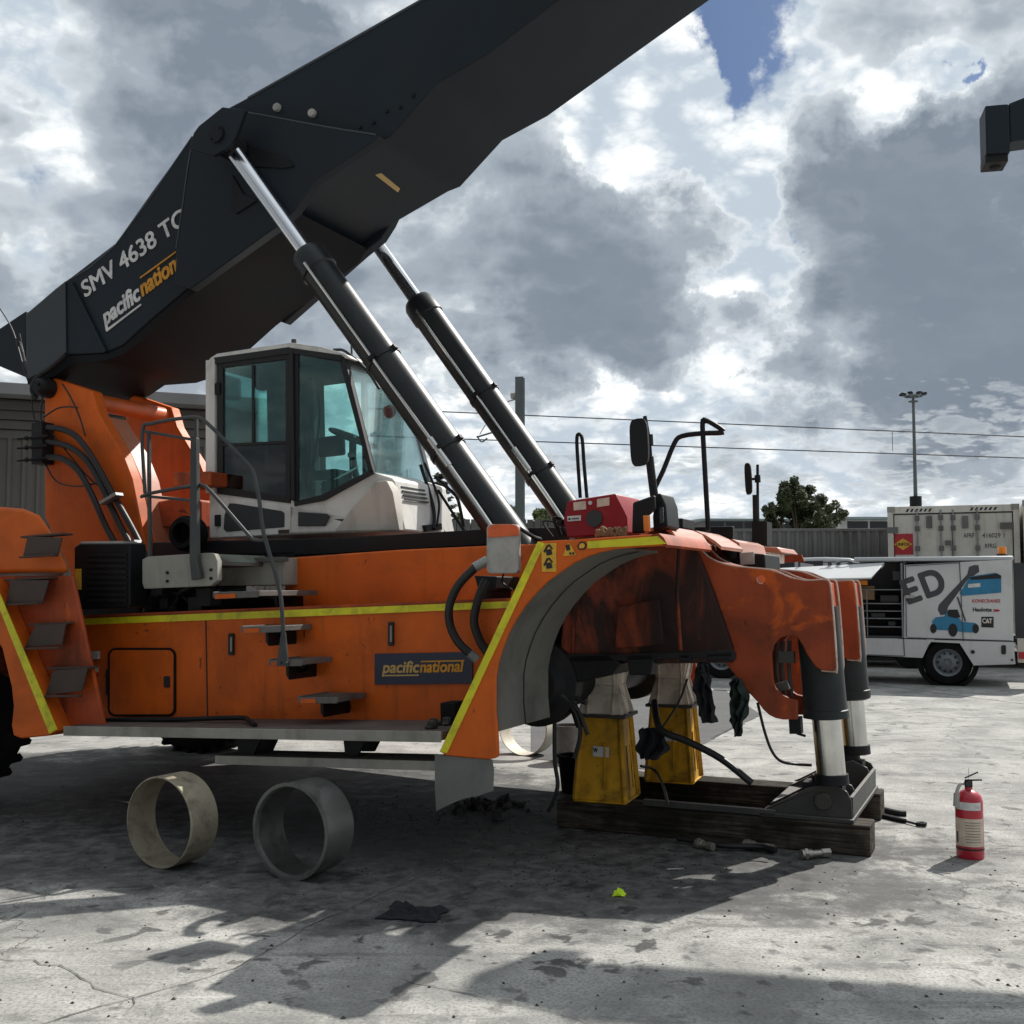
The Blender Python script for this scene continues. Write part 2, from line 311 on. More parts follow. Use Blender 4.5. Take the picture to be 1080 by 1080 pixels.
sp2 = q.noise(q.v('ADD', t, (7.7, 3.1, 0)), 19, 3, .55); c = q.mix(q.m('MULTIPLY', q.ss(sp2, .70, .74), .75), c, (.06,.06,.06))
vo = q.new('ShaderNodeTexVoronoi', feature='DISTANCE_TO_EDGE'); vo.inputs['Scale'].default_value = .38
q.put(vo.inputs['Vector'], q.v('ADD', t, q.v('SCALE', q.xyz(q.noise(t, 1.3, 6, .65), q.noise(q.v('ADD', t, (3,3,3)), 1.3, 6, .65), 0.0), 1.1)))
crk = q.m('MULTIPLY', q.m('SUBTRACT', 1.0, q.ss(vo.outputs['Distance'], .0008, .0035)), q.ss(q.noise(t, .5, 2, .5), .5, .56))
c = q.mix(q.m('MULTIPLY', crk, .45), c, (.05,.05,.05))
pal = q.noise(q.v('ADD', t, (11, 5, 0)), 3.1, 9, .75, 1.2); c = q.mix(q.m('MULTIPLY', q.ss(pal, .64, .70), .5), c, (.6,.6,.58))
mp3 = q.new('ShaderNodeMapping'); q.put(mp3.inputs[0], t); mp3.inputs['Rotation'].default_value = (0,0,R(35)); mp3.inputs['Scale'].default_value = (.5,9,1)
scr = q.noise(mp3.outputs[0], 3.0, 8, .7, .3); c = q.mix(q.m('MULTIPLY', q.ss(scr, .60, .70), .4), c, (.62,.61,.58))
mp4 = q.new('ShaderNodeMapping'); q.put(mp4.inputs[0], t); mp4.inputs['Rotation'].default_value = (0,0,R(-28)); mp4.inputs['Scale'].default_value = (.22,2.6,1)
tyr = q.noise(mp4.outputs[0], 2.0, 3, .5, .2); c = q.mix(q.m('MULTIPLY', q.m('MULTIPLY', q.ss(tyr, .56, .64), q.ss(mot, .35, .6)), .5), c, (.12,.12,.118))
drn = q.v('LENGTH', q.v('MULTIPLY', q.v('SUBTRACT', t, tuple(G(560, 945))), (.35,.6,1)))
dp = q.noise(q.v('ADD', t, (31,4,0)), 4.6, 4, .55, .5); c = q.mix(q.m('MULTIPLY', q.m('MULTIPLY', q.ss(dp, .58, .64), q.ss(drn, 1.3, .5)), .85), c, (.035,.035,.036))
# oily concrete at axle and legs, widened to paint shade under the machine
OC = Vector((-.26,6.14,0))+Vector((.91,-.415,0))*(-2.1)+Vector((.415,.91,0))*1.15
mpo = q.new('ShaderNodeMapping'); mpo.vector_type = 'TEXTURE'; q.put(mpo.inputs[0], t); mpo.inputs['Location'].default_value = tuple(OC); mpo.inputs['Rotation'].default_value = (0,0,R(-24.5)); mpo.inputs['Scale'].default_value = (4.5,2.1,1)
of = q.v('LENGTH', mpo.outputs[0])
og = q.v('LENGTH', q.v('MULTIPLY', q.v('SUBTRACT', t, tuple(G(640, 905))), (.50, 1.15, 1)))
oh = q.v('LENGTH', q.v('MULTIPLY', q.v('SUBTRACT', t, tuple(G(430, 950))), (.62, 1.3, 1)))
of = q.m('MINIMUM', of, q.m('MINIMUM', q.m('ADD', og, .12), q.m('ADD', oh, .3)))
oil_shade = q.m('MULTIPLY', q.ss(q.m('ADD', of, q.m('MULTIPLY', q.m('ADD', q.m('SUBTRACT', mid, .5), q.m('SUBTRACT', mot, .5)), .9)), 1.15, .85), .86)
c = q.mix(oil_shade, c, q.mix(q.ss(mot, .36, .62), (.115,.113,.11), (.018,.018,.02)))
q.l.new(c, b.inputs['Base Color']); q.l.new(q.m('SUBTRACT', .93, q.m('MULTIPLY', q.m('MULTIPLY', oil_shade, q.ss(mot, .4, .6)), .35)), b.inputs['Roughness'])
hsum = q.m('ADD', q.m('ADD', q.m('MULTIPLY', fine, .5), q.m('MULTIPLY', mid, 1.2)), q.m('SUBTRACT', q.m('MULTIPLY', grit, .25), q.m('MULTIPLY', crk, 1.5)))
bp = q.new('ShaderNodeBump'); bp.inputs['Strength'].default_value = .55; bp.inputs['Distance'].default_value = .012
q.l.new(hsum, bp.inputs['Height']); q.l.new(bp.outputs[0], b.inputs['Normal']); MATS['concrete'] = m

# ------------------------------------------------------------------ frames and mesh builder
class Frame:
    def __init__(s, o, yaw, pitch=0.0):
        a, p = R(yaw), R(pitch)
        u = Vector((math.cos(a), -math.sin(a), 0)); v = Vector((math.sin(a), math.cos(a), 0)); z = Vector((0,0,1))
        u2 = u*math.cos(p)+z*math.sin(p); w2 = -u*math.sin(p)+z*math.cos(p)
        s.M = Matrix(((u2.x,v.x,w2.x,o[0]),(u2.y,v.y,w2.y,o[1]),(u2.z,v.z,w2.z,o[2]),(0,0,0,1))); s.I = s.M.inverted()
        s.c = s.I @ CAMP
    def _r(s, px, py): return (s.I.to_3x3() @ ray(px, py))
    def L(s, px, py, yl): d = s._r(px, py); return s.c + d*((yl-s.c.y)/d.y)
    def Lz(s, px, py, z): d = s._r(px, py); return s.c + d*((z-s.c.z)/d.z)
    def Lx(s, px, py, x): d = s._r(px, py); return s.c + d*((x-s.c.x)/d.x)
    def xz(s, pts, yl): return [(q.x, q.z) for q in (s.L(a, b_, yl) for a, b_ in pts)]
    def root(s, name):
        o = bpy.data.objects.new(name, None); S.collection.objects.link(o); o.matrix_world = s.M; o.empty_display_size = .2; return o
def crom(pts, n=6, closed=False):
    P = [Vector(p) for p in pts]; r = []
    k = len(P)
    if k < 3 and not closed: return P
    for i in range(k if closed else k-1):
        p0 = P[(i-1) % k] if (closed or i > 0) else P[0]*2-P[1]
        p1, p2 = P[i], P[(i+1) % k]
        p3 = P[(i+2) % k] if (closed or i+2 < k) else P[-1]*2-P[-2]
        for j in range(n):
            t = j/n
            r.append(.5*((2*p1)+(-p0+p2)*t+(2*p0-5*p1+4*p2-p3)*t*t+(-p0+3*p1-3*p2+p3)*t**3))
    if not closed: r.append(P[-1])
    return r
class MB:
    def __init__(s, F=None): s.b = bmesh.new(); s.F = F
    def poly(s, vs):
        v = [s.b.verts.new(p) for p in vs]
        try: return s.b.faces.new(v)
        except ValueError: return None
    def box(s, x0, x1, y0, y1, z0, z1):
        V = [s.b.verts.new((x, y, z)) for x in (x0, x1) for y in (y0, y1) for z in (z0, z1)]
        for f in ((0,1,3,2),(4,6,7,5),(0,4,5,1),(2,3,7,6),(0,2,6,4),(1,5,7,3)): s.b.faces.new([V[i] for i in f])
        return s
    def hexa(s, q0, q1):      # two quads of 4 points joined
        a = [s.b.verts.new(p) for p in q0]; c = [s.b.verts.new(p) for p in q1]; n = len(a)
        s.b.faces.new(a); s.b.faces.new(c[::-1])
        for i in range(n): s.b.faces.new([a[i], c[i], c[(i+1) % n], a[(i+1) % n]])
        return s
    def prism(s, xz, y0, y1): return s.hexa([(x, y0, z) for x, z in xz], [(x, y1, z) for x, z in xz])
    def pp(s, pts, y0, y1, yref=None): return s.prism(s.F.xz(pts, y0 if yref is None else yref), y0, y1)
    def bar(s, p0, p1, wd, ht, up=(0,0,1)):
        p0, p1 = Vector(p0), Vector(p1); d = (p1-p0).normalized(); u = Vector(up)
        sd_ = d.cross(u)
        if sd_.length < 1e-4: sd_ = d.cross(Vector((1,0,0)))
        sd_.normalize(); u = sd_.cross(d).normalized()
        q = [(-1,-1),(1,-1),(1,1),(-1,1)]
        return s.hexa([p0+sd_*a*wd/2+u*c_*ht/2 for a, c_ in q], [p1+sd_*a*wd/2+u*c_*ht/2 for a, c_ in q])
    def tube(s, pts, r, seg=10, n=6, closed=False, curve=True, taper=None):
        P = crom(pts, n, closed) if curve else [Vector(p) for p in pts]
        rings = []; up = None; k = len(P)
        for i, p in enumerate(P):
            a = P[(i-1) % k] if (closed or i > 0) else P[i]; c_ = P[(i+1) % k] if (closed or i < k-1) else P[i]
            d = (c_-a).normalized()
            if up is None: up = Vector((0,0,1)) if abs(d.z) < .9 else Vector((1,0,0))
            sd_ = d.cross(up).normalized(); up = sd_.cross(d).normalized()
            rr = r if taper is None else r*(1+(taper-1)*i/(k-1))
            rings.append([s.b.verts.new(p+(sd_*math.cos(2*math.pi*j/seg)+up*math.sin(2*math.pi*j/seg))*rr) for j in range(seg)])
        for i in range(k if closed else k-1):
            A, B = rings[i], rings[(i+1) % k]
            for j in range(seg): s.b.faces.new([A[j], A[(j+1) % seg], B[(j+1) % seg], B[j]])
        if not closed: s.b.faces.new(rings[0][::-1]); s.b.faces.new(rings[-1])
        return s
    def lathe(s, prof, o, axis, seg=40, a0=0, a1=360, closedprof=False):
        o = Vector(o); ax = Vector(axis).normalized(); e1 = ax.orthogonal().normalized()
        if abs(ax.y) > .9: e1 = Vector((1,0,0))
        if abs(ax.z) > .9: e1 = Vector((1,0,0))
        e2 = ax.cross(e1); full = (a1-a0) >= 360; n = seg if full else seg+1; rings = []
        for r, h in prof:
            if r < 1e-6: rings.append([s.b.verts.new(o+ax*h)]); continue
            rings.append([s.b.verts.new(o+ax*h+(e1*math.cos(R(a0+(a1-a0)*j/seg))+e2*math.sin(R(a0+(a1-a0)*j/seg)))*r) for j in range(n)])
        rr = list(zip(rings, rings[1:])) + ([(rings[-1], rings[0])] if closedprof else [])
        for A, B in rr:
            for j in range(seg):
                k = (j+1) % n
                if len(A) == 1 and len(B) == 1: continue
                if len(A) == 1: s.b.faces.new([A[0], B[k], B[j]])
                elif len(B) == 1: s.b.faces.new([A[j], A[k], B[0]])
                else: s.b.faces.new([A[j], A[k], B[k], B[j]])
        return s
    def cyl(s, p0, p1, r, r1=None, seg=28):
        p0, p1 = Vector(p0), Vector(p1); h = (p1-p0).length; r1 = r if r1 is None else r1
        return s.lathe([(0,0),(r,0),(r1,h),(0,h)], p0, p1-p0, seg)
    def build(s, name, m, parent=None, bevel=0, frame=None, sharp=35, mats=None):
        bmesh.ops.recalc_face_normals(s.b, faces=s.b.faces)
        me = bpy.data.meshes.new(name); s.b.to_mesh(me); s.b.free()
        for p in me.polygons: p.use_smooth = True
        me.set_sharp_from_angle(angle=R(sharp)); me.materials.append(MATS[m])
        o = bpy.data.objects.new(name, me); S.collection.objects.link(o)
        if parent: o.parent = parent
        elif frame: o.matrix_world = frame.M
        if bevel:
            bv = o.modifiers.new('bevel', 'BEVEL'); bv.width = bevel; bv.segments = 2; bv.limit_method = 'ANGLE'; bv.angle_limit = R(40); bv.harden_normals = False
        return o
def tag(o, label=None, cat=None, group=None, kind=None):
    if label: o['label'] = label
    if cat: o['category'] = cat
    if group: o['group'] = group
    if kind: o['kind'] = kind
    return o
def glyphs(body, bold, shear=0):
    cu = bpy.data.curves.new('t', 'FONT'); cu.body = body; cu.size = 1; cu.shear = shear; cu.extrude = .5
    to = bpy.data.objects.new('t', cu); S.collection.objects.link(to); bpy.context.view_layer.update()
    me = bpy.data.meshes.new_from_object(to.evaluated_get(bpy.context.evaluated_depsgraph_get())); bpy.data.objects.remove(to)
    if bold > 0:
        V = [v.co.copy() for v in me.vertices]; P_ = [tuple(p.vertices) for p in me.polygons]; VV = []; PP = []; n = len(V)
        for k, (dx, dy) in enumerate(((0,0),(1,0),(-1,0),(0,.8),(0,-.8),(.7,.6),(-.7,-.6),(.7,-.6),(-.7,.6))):
            VV += [(v.x+dx*bold, v.y+dy*bold, v.z+(.16*k if v.z > 0 else 0)) for v in V]; PP += [tuple(i+n*k for i in p) for p in P_]
        me = bpy.data.meshes.new('t'); me.from_pydata(VV, [], PP)
    return me
def text(F, parent, body, p0, p1, hpx, yl, m, bold=.0, shear=0, name='lettering', thick=.002, frame=None):
    a, e = F.L(p0[0], p0[1], yl), F.L(p1[0], p1[1], yl); hh = (F.L(p0[0], p0[1]-hpx, yl)-a).length
    me = glyphs(body, bold, shear)
    xs = [v.co.x for v in me.vertices]; x0, x1 = min(xs), max(xs); ln = (e-a).length
    d = (e-a).normalized(); up = Vector((-d.z, 0, d.x))
    for v in me.vertices:
        X, Y, Z = v.co; v.co = a + d*((X-x0)/(x1-x0)*ln) + up*(Y/.72*hh) + Vector((0,-1,0))*((Z+.5)*thick)
    me.name = name; me.materials.clear(); me.materials.append(MATS[m])
    o = bpy.data.objects.new(name, me); S.collection.objects.link(o)
    if parent: o.parent = parent
    return o

# ================================================================== SETTING
gb = MB(); gb.poly([(-1500,-300,0),(1500,-300,0),(1500,2500,0),(-1500,2500,0)])
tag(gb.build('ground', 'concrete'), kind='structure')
ap = MB(); ap.poly([G(*p, .004) for p in ((560,728),(765,728),(803,754),(737,786),(690,812),(560,800))])
tag(ap.build('asphalt_patch', 'asphalt'), kind='structure')
def strip(pts, wd, name='pavement_joint', z=.004, jit=.012, m='joint_dark'):
    P = [G(*p) for p in pts]; Q = []
    for a, c_ in zip(P, P[1:]):
        n = max(2, int((c_-a).length/.06))
        for i in range(n): Q.append(a.lerp(c_, i/n))
    Q.append(P[-1]); mb = MB(); L_, R_ = [], []
    d = (P[-1]-P[0]).normalized(); sd_ = Vector((-d.y, d.x, 0))
    for i, p in enumerate(Q):
        o = mnoise.noise(p*3.1)*jit*2.5+random.uniform(-jit, jit)*.5; h = wd*.5*(.55+abs(mnoise.noise(p*7))*1.6)
        L_.append(mb.b.verts.new((p+sd_*(o+h))+Vector((0,0,z)))); R_.append(mb.b.verts.new((p+sd_*(o-h))+Vector((0,0,z))))
    for i in range(len(Q)-1): mb.b.faces.new([L_[i], L_[i+1], R_[i+1], R_[i]])
    return tag(mb.build(name, m), kind='structure')
strip([(-60,1110),(145,1052),(250,1022),(345,968),(420,935),(520,890),(560,868)], .007)
strip([(425,1034),(545,1060),(640,1085)], .004)
strip([(0,1008),(40,1012),(70,1030),(95,1037),(120,1052),(140,1068)], .006, 'pavement_crack', jit=.05)
strip([(0,950),(30,945),(62,938)], .008, 'pavement_crack', jit=.01)
strip([(0,974),(28,962)], .006, 'pavement_crack', jit=.01)
strip([(700,812),(737,786),(803,754)], .03, 'pavement_joint')
strip([(903,720),(1100,745)], .03, 'pavement_joint')

# ================================================================== REACH STACKER
YAW = 24.5
F = Frame((-.26, 6.14, .17), YAW, 2.4); L = F.L
rs = F.root('reach_stacker')
tag(rs, 'orange container reach stacker with dark raised boom, front wheels off and jacked up on stands', 'reach stacker')
GRZ = lambda x: -(.17 + x*math.sin(R(2.4)))/math.cos(R(2.4))   # local z of the ground under local x
def MF(): return MB(F)

# --- boom
b_ = MF()
top = [(28,330),(60,303),(75,292),(122,256),(160,202),(205,140),(212,134),(238,115),(255,106),(440,0),(800,-206)]
bot = [(800,-160),(689,-76),(512,58),(479,77),(460,88),(411,144),(397,150),(311,203),(289,222),(200,302),(160,336),(129,364),(110,372),(71,374),(55,389),(37,398),(28,400)]
b_.pp(top+bot, 1.45, 2.60, 1.45)
boom = b_.build('boom', 'boom_paint', rs, .012)
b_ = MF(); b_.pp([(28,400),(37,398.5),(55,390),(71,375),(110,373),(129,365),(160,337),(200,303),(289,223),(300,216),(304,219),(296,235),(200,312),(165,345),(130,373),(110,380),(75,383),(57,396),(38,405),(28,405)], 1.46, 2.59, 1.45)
b_.build('belly_plate', 'boom_paint_shaded', boom)
b_ = MF(); b_.pp([(29,332),(60,306),(70,297),(71,373),(55,388),(38,396),(30,399)], 1.435, 1.449, 1.45); b_.build('sheen_plate', 'boom_highlight', boom, .004)  # sky sheen of an angled facet, painted in as a lighter plate
b_ = MF(); b_.bar(L(76,298,1.44), L(112,371,1.44), .02, .03, (0,1,0)); b_.build('weld_seam', 'boom_paint', boom)
b_ = MF(); b_.pp([(-30,366),(27,328),(27,398),(-30,352+22)], 1.95, 2.25, 1.95); b_.build('tail_lug', 'boom_paint', boom, .01)
b_ = MF(); b_.tube([L(a_, c2, 1.352) for a_, c2 in ((186,262),(193,215),(201,161),(212,137),(238,117),(257,118),(345,134),(396,142))], .007, 6, 3); b_.build('bracket_highlight', 'boom_highlight', boom)  # pale bead paints the highlight along the bracket edge
b_ = MF(); b_.tube([L(a_, c2, 1.452) for a_, c2 in ((262,103.5),(440,3),(560,-66))], .012, 6, 2); b_.tube([L(a_, c2, 1.452) for a_, c2 in ((30,331),(60,305),(75,294),(122,258.5),(203,144))], .008, 6, 2); b_.build('edge_highlight', 'boom_highlight', boom)  # pale beads paint the highlight on the boom's top edges
for k_ in range(7):
    p_ = L(352+k_*14, 150-k_*8.2+(4 if k_ % 2 else 0), 1.45); b_ = MF(); b_.cyl(p_, p_+Vector((0,-.012,0)), .016, seg=6); b_.build('bolt', 'black_steel', boom)
# pod around the cylinder pins
for y0, y1, nm in ((1.35, 1.449, 'near'), (2.601, 2.70, 'far')):
    b_ = MF()
    lo_ = [(311,222),(290,240)] if nm == 'near' else [(311,203),(289,222)]
    rt_ = [(345,133),(400,143),(392,150),(330,192)] if nm == 'near' else [(330,131),(338,150),(322,185)]
    b_.pp([(212,136),(237,116),(256,117)]+rt_+lo_+[(200,305),(184,299),(186,262),(193,215),(201,160)], y0, y1, 1.35)
    b_.build('pin_bracket', 'boom_paint', boom, .01)
b_ = MF(); b_.pp([(203,158),(208,142),(213,135),(238,115),(262,118),(252,146),(244,158),(228,166)], 1.10, 1.14, 1.14)
b_.build('pin_lug', 'boom_paint', boom, .005)
b_ = MF(); c_ = L(229,142,1.10); b_.cyl(c_, c_+Vector((0,-.02,0)), .065); 
for dx, dz in ((-.04,-.035),(.04,.035)): b_.cyl(c_+Vector((dx,-.02,dz)), c_+Vector((dx,-.03,dz)), .008, seg=8)
b_.cyl(c_, c_+Vector((0,2.0,0)), .05); b_.build('lift_pin', 'black_steel', boom)
for q_ in ((257,117),(293,114),(330,120)):
    if q_[0] == 257: continue
    b_ = MF(); c_ = L(q_[0], q_[1], 1.45); b_.lathe([(0,-.03),(.028,-.03),(.034,-.02),(.034,0),(0,0)], c_, (0,1,0), 20); b_.build('grease_cap', 'mirror_back', boom)
b_ = MF(); b_.pp([(398,186),(404,184),(422,199),(420,203)], 1.42, 1.449, 1.45); b_.build('reflector_strip', 'letter_tan', boom)
# black plates painting the shadow in the bracket's cut-outs, not real gussets
b_ = MF(); b_.pp([(262,152),(300,165),(309,172),(311,176),(300,178),(262,176)], 1.335, 1.349, 1.35); b_.pp([(246,185),(258,205),(272,212),(250,226),(244,222)], 1.335, 1.349, 1.35); b_.build('gusset', 'black_paint', boom, .003)
text(F, boom, 'SMV 4638 TC5', (90,314), (207,228), 18.5, 1.447, 'letter_white', .022)
text(F, boom, 'pacific', (110,344), (150,314), 18, 1.447, 'letter_white', .04, .25)
text(F, boom, 'national', (150,313), (200,275), 18, 1.447, 'letter_gold', .04, .25)
b_ = MF(); b_.pp([(112,348),(149,320.5),(149.3,322),(113,350)], 1.44, 1.447, 1.447); b_.build('underline', 'letter_white', boom)
b_ = MF(); b_.pp([(148,292.5),(186,265),(186,266.5),(148.5,294)], 1.44, 1.447, 1.447); b_.build('overline', 'letter_gold', boom)
b_ = MF(); b_.tube([L(-2,322,1.6), L(14,350,1.6), L(28,398,1.5), L(36,412,1.4)], .006, 6); b_.tube([L(20,352,1.6), L(24,372,1.6), L(31,400,1.5)], .011, 8); b_.cyl(L(19,357,1.6), L(23,372,1.6), .022, seg=10)
b_.build('tail_hose', 'hose_rubber', rs)
# boom end: spreader head reaching to the right
def WL(p): return F.I @ Vector(p)
tipd = Vector((.975,-.222,0)); tipn = Vector((.222,.975,0))
A0 = W(1049,145,8.8)
def sbox(mb, a0, a1, n0, n1, z0, z1):
    q_ = lambda a: [WL(A0+tipd*a+tipn*n+Vector((0,0,z_))) for n, z_ in ((n0,z0),(n1,z0),(n1,z1),(n0,z1))]
    mb.hexa(q_(a0), q_(a1))
sb = MF()
sbox(sb, -.09, .09, -.13, .13, -.18, .22)
sb.hexa([WL(A0+tipd*.09+tipn*n+Vector((0,0,z_))) for n, z_ in ((-.12,-.09),(.12,-.09),(.12,.225),(-.12,.225))],
        [WL(A0+tipd*.40+tipn*n+Vector((0,0,z_))) for n, z_ in ((-.12,-.07),(.12,-.07),(.12,.33),(-.12,.33))])
sb.hexa([WL(A0+tipd*.40+tipn*n+Vector((0,0,z_))) for n, z_ in ((-.15,-.07),(.15,-.07),(.15,.33),(-.15,.33))],
        [WL(A0+tipd*5.2+tipn*n+Vector((0,0,z_))) for n, z_ in ((-.15,-.07),(.15,-.07),(.15,.40),(-.15,.40))])
spr = sb.build('spreader', 'boom_paint', rs, .012)
sb = MF(); p_ = WL(A0+Vector((0,0,-.18))); dn = (WL(A0+Vector((0,0,-1)))-WL(A0)).normalized()
sb.lathe([(0,0),(.035,0),(.035,.05),(.045,.06),(.04,.085),(0,.10)], p_, dn, 14); sbox(sb, -.095, .075, -.11, .11, -.245, -.181)
sb.build('twist_lock', 'black_steel', spr, .004)

# --- lift cylinders
def liftcyl(yl, pts, rods):
    (ax, ay), (bx, by) = pts; t0 = L(ax, ay, yl); t1 = L(bx, by, yl); d = (t1-t0).normalized(); Ln = (t1-t0).length
    hd = L(rods[0], rods[1], yl); h = (hd-t0).dot(d)
    mb = MF(); mb.lathe([(0,h-.02),(.118,h-.02),(.138,h+.02),(.14,h+.17),(.128,h+.18),(.128,Ln),(0,Ln)], t0, d, 40)
    for f_ in ((h+1.05),(h+1.9)):
        mb.lathe([(.128,f_),(.136,f_),(.136,f_+.035),(.128,f_+.035)], t0, d, 40)
    c = mb.build('lift_cylinder', 'cylinder_paint', rs)
    mb = MF(); mb.cyl(t0-d*.0, t0+d*(h+.05), .062, seg=32); mb.build('piston_rod', 'chrome', c)
    mb = MF(); mb.cyl(t0+Vector((0,-.08,0)), t0+Vector((0,.08,0)), .10, seg=32); mb.build('rod_eye', 'black_steel', c)
    sd_ = d.cross(Vector((0,1,0))).normalized()
    if sd_.x > 0: sd_ = -sd_
    vd = (F.c-t0); vd = (vd-d*vd.dot(d)).normalized(); sd2 = d.cross(vd).normalized()
    if sd2.x > 0: sd2 = -sd2
    off = (vd*.93+sd2*.36).normalized()*.145
    mb = MF(); mb.tube([t0+d*(h+.12)+off, t0+d*(h+.5)+off, t0+d*(Ln*.78)+off], .012, 8, 2)
    mb.tube([t0+d*(Ln*.78)+off, t0+d*(Ln*.9)+off*1.1, t0+d*(Ln*1.0)+off*1.4], .018, 8, 4); mb.cyl(t0+d*(Ln*.74)+off, t0+d*(Ln*.80)+off, .026, seg=12)
    mb.build('oil_pipe', 'steel_bright', c)
    for f_ in (h+1.05, h+1.9):
        p = t0+d*(f_+.018)+off*1.05; mb = MF(); mb.bar(p-sd_*.03, p+sd_*.03, .03, .03); mb.build('hose_clamp', 'black_steel', c)
        p = t0+d*(f_+.018)-sd_*.13+Vector((0,-.03,0)); mb = MF(); mb.bar(p-sd_*.02, p+sd_*.02, .05, .03); mb.build('clamp_lug', 'black_steel', c)
    return c
liftcyl(1.26, ((243,155),(556,592)), (327,268))
liftcyl(2.80, ((372,222),(622,574)), (441,320))

# --- masts (orange towers), pipe and sloped plate
tow = [(53,397),(97,412),(103,434),(116,457),(128,476),(139,505),(155,584),(170,650),(74,655),(74,604),(47,545),(47,420)]
b_ = MF(); b_.pp(tow, 1.50, 1.62, 1.50); mast = b_.build('boom_mast', 'orange_paint', rs, .012)
b_ = MF(); b_.pp(tow, 2.46, 2.58, 1.50); mast2 = b_.build('boom_mast', 'orange_paint', rs, .012)
b_ = MF()
prof = F.xz([(143,520),(147,545),(155,586),(168,640)], 1.5); prof2 = [(x_-.02, z_) for x_, z_ in prof][::-1]
b_.prism(prof+prof2, 1.62, 2.46); b_.build('sloped_plate', 'orange_sunlit', rs, .004)
b_ = MF(); fl = F.xz([(104,438),(116,457),(128,477),(139,505),(147,545)], 1.5); b_.prism(fl+[(x_-.02, z_) for x_, z_ in fl][::-1], 1.621, 1.82); b_.build('mast_flange', 'orange_sunlit', mast)
b_ = MF(); b_.bar(L(152,500,1.7), L(166,560,1.7), .02, .25, (0,1,0)); b_.build('stiffener', 'orange_paint', mast)
b_ = MF(); b_.cyl(L(100,424,1.62), L(100,424,1.62)+Vector((0,.84,0)), .075); b_.build('cross_tube', 'orange_pipe', rs)
b_ = MF(); c_ = L(48,409,1.45); b_.lathe([(0,-.10),(.05,-.10),(.075,-.07),(.085,-.02),(.085,.05),(0,.05)], c_, (0,1,0), 28); b_.cyl(c_+Vector((.03,-.1,.01)), c_+Vector((.03,-.12,.01)), .014, seg=10)
b_.tube([L(70,374,1.4), L(55,387,1.4), L(40,398,1.4), L(34,410,1.4), L(38,420,1.4)], .022, 8); b_.build('boom_pivot', 'black_steel', rs)
b_ = MF(); b_.box(*[v for v in (L(39,470,1.42).x, L(50,470,1.42).x)], 1.36, 1.49, L(45,490,1.42).z, L(45,446,1.42).z)
for yy in (460,470,483):
    b_.cyl(L(50,yy,1.40), L(32,yy+2,1.30), .016, seg=10); b_.cyl(L(32,yy+2,1.30), L(18,yy+3,1.2), .010, seg=8); b_.cyl(L(30,yy+2,1.29), L(26,yy+2,1.27), .022, seg=6)
b_.build('valve_block', 'black_steel', rs, .004)
b_ = MF()
for pts in ([(50,451),(66,453),(82,462),(100,487),(117,518),(139,557),(155,590),(168,625)], [(50,466),(70,470),(88,482),(104,506),(122,545),(140,580),(158,622)],
            [(50,482),(66,484),(82,496),(96,520),(112,556),(130,588),(150,625)]):
    b_.tube([L(a, c2, 1.40) for a, c2 in pts], .026, 10)
for pts in ([(52,453),(90,500),(112,520),(132,560)], [(48,490),(60,508),(82,513),(104,509)], [(46,440),(60,431),(72,429),(82,430)], [(35,400),(34,430),(40,455)], [(46,410),(43,440),(52,455)], [(66,405),(75,420),(84,440),(90,460)]):
    b_.tube([L(a, c2, 1.42) for a, c2 in pts], .007, 6)
b_.build('hydraulic_hose', 'hose_rubber', rs)
b_ = MF()
for a, c2 in ((117,526),(137,576)):
    b_ = MF(); b_.bar(L(a-8,c2+5,1.36), L(a+9,c2-5,1.36), .09, .03); b_.build('hose_clamp', 'galvanised', rs, .004)
# --- cab
CY0, CY1 = 1.50, 2.52
def cl(px, py, yl=CY0): q_ = L(px, py, CY0); return (q_.x, yl, q_.z)
sh = lambda p, yl: (p[0], yl, p[2])
A = cl(220,569); B = cl(220,384); B2 = cl(229,376); C = cl(307,364); Dd = cl(363,377); E = cl(393,498); E2 = cl(411,504); Fb = cl(422,560); Hb = cl(308,563); G_ = cl(311,531); H2 = cl(308,371)
YF = 2.38
# lower shell with sculpted corner
b_ = MF()
near = [A, cl(229,569), Hb, cl(350,562), cl(352,518), G_, cl(229,519)]
low = [(220,569),(308,564),(350,562),(393,561),(422,560),(411,504),(393,498),(313,532),(308,526),(229,519),(220,519)]
xz_ = F.xz(low, CY0)
def yn(x_): return CY0
v0 = []; v1 = []
for (x_, z_), (px, py) in zip(xz_, low):
    ny_ = CY0 + (.0 if px < 395 else .06); v0.append((x_, ny_, z_)); v1.append((x_, CY1 if px < 390 else YF, z_))
b_.hexa(v0, v1); cabo = b_.build('cab', 'cab_white', rs, .02)
# bulged corner fairing
b_ = MF()
pts = [(352,561),(372,538),(398,508),(410,507),(416,520),(421,560)]
o0 = [L(a, c2, CY0) for a, c2 in pts]; o1 = [p+Vector((0,.1,0)) for p in o0]; mid_ = [p+Vector((0,-.035 if 0 < i < 5 else -.004,0)) for i, p in enumerate(o0)]
b_.hexa([tuple(p) for p in mid_], [tuple(p) for p in o1]); b_.build('corner_fairing', 'cab_white_dirty', cabo, .012)
# front face lower: vents, wiper
b_ = MF(); xf = L(411,504,CY0).x
fr = [L(413,506,1.56), L(420,559,1.56)]
for k in range(4):
    z_ = L(411,512+k*4.5,CY0).z; x_ = L(411,504,CY0).x+.005+k*.010
    b_.box(x_, x_+.012, 1.64, 2.0, z_-.006, z_+.006)
b_.build('vent_slats', 'dark_grey_plastic', cabo)
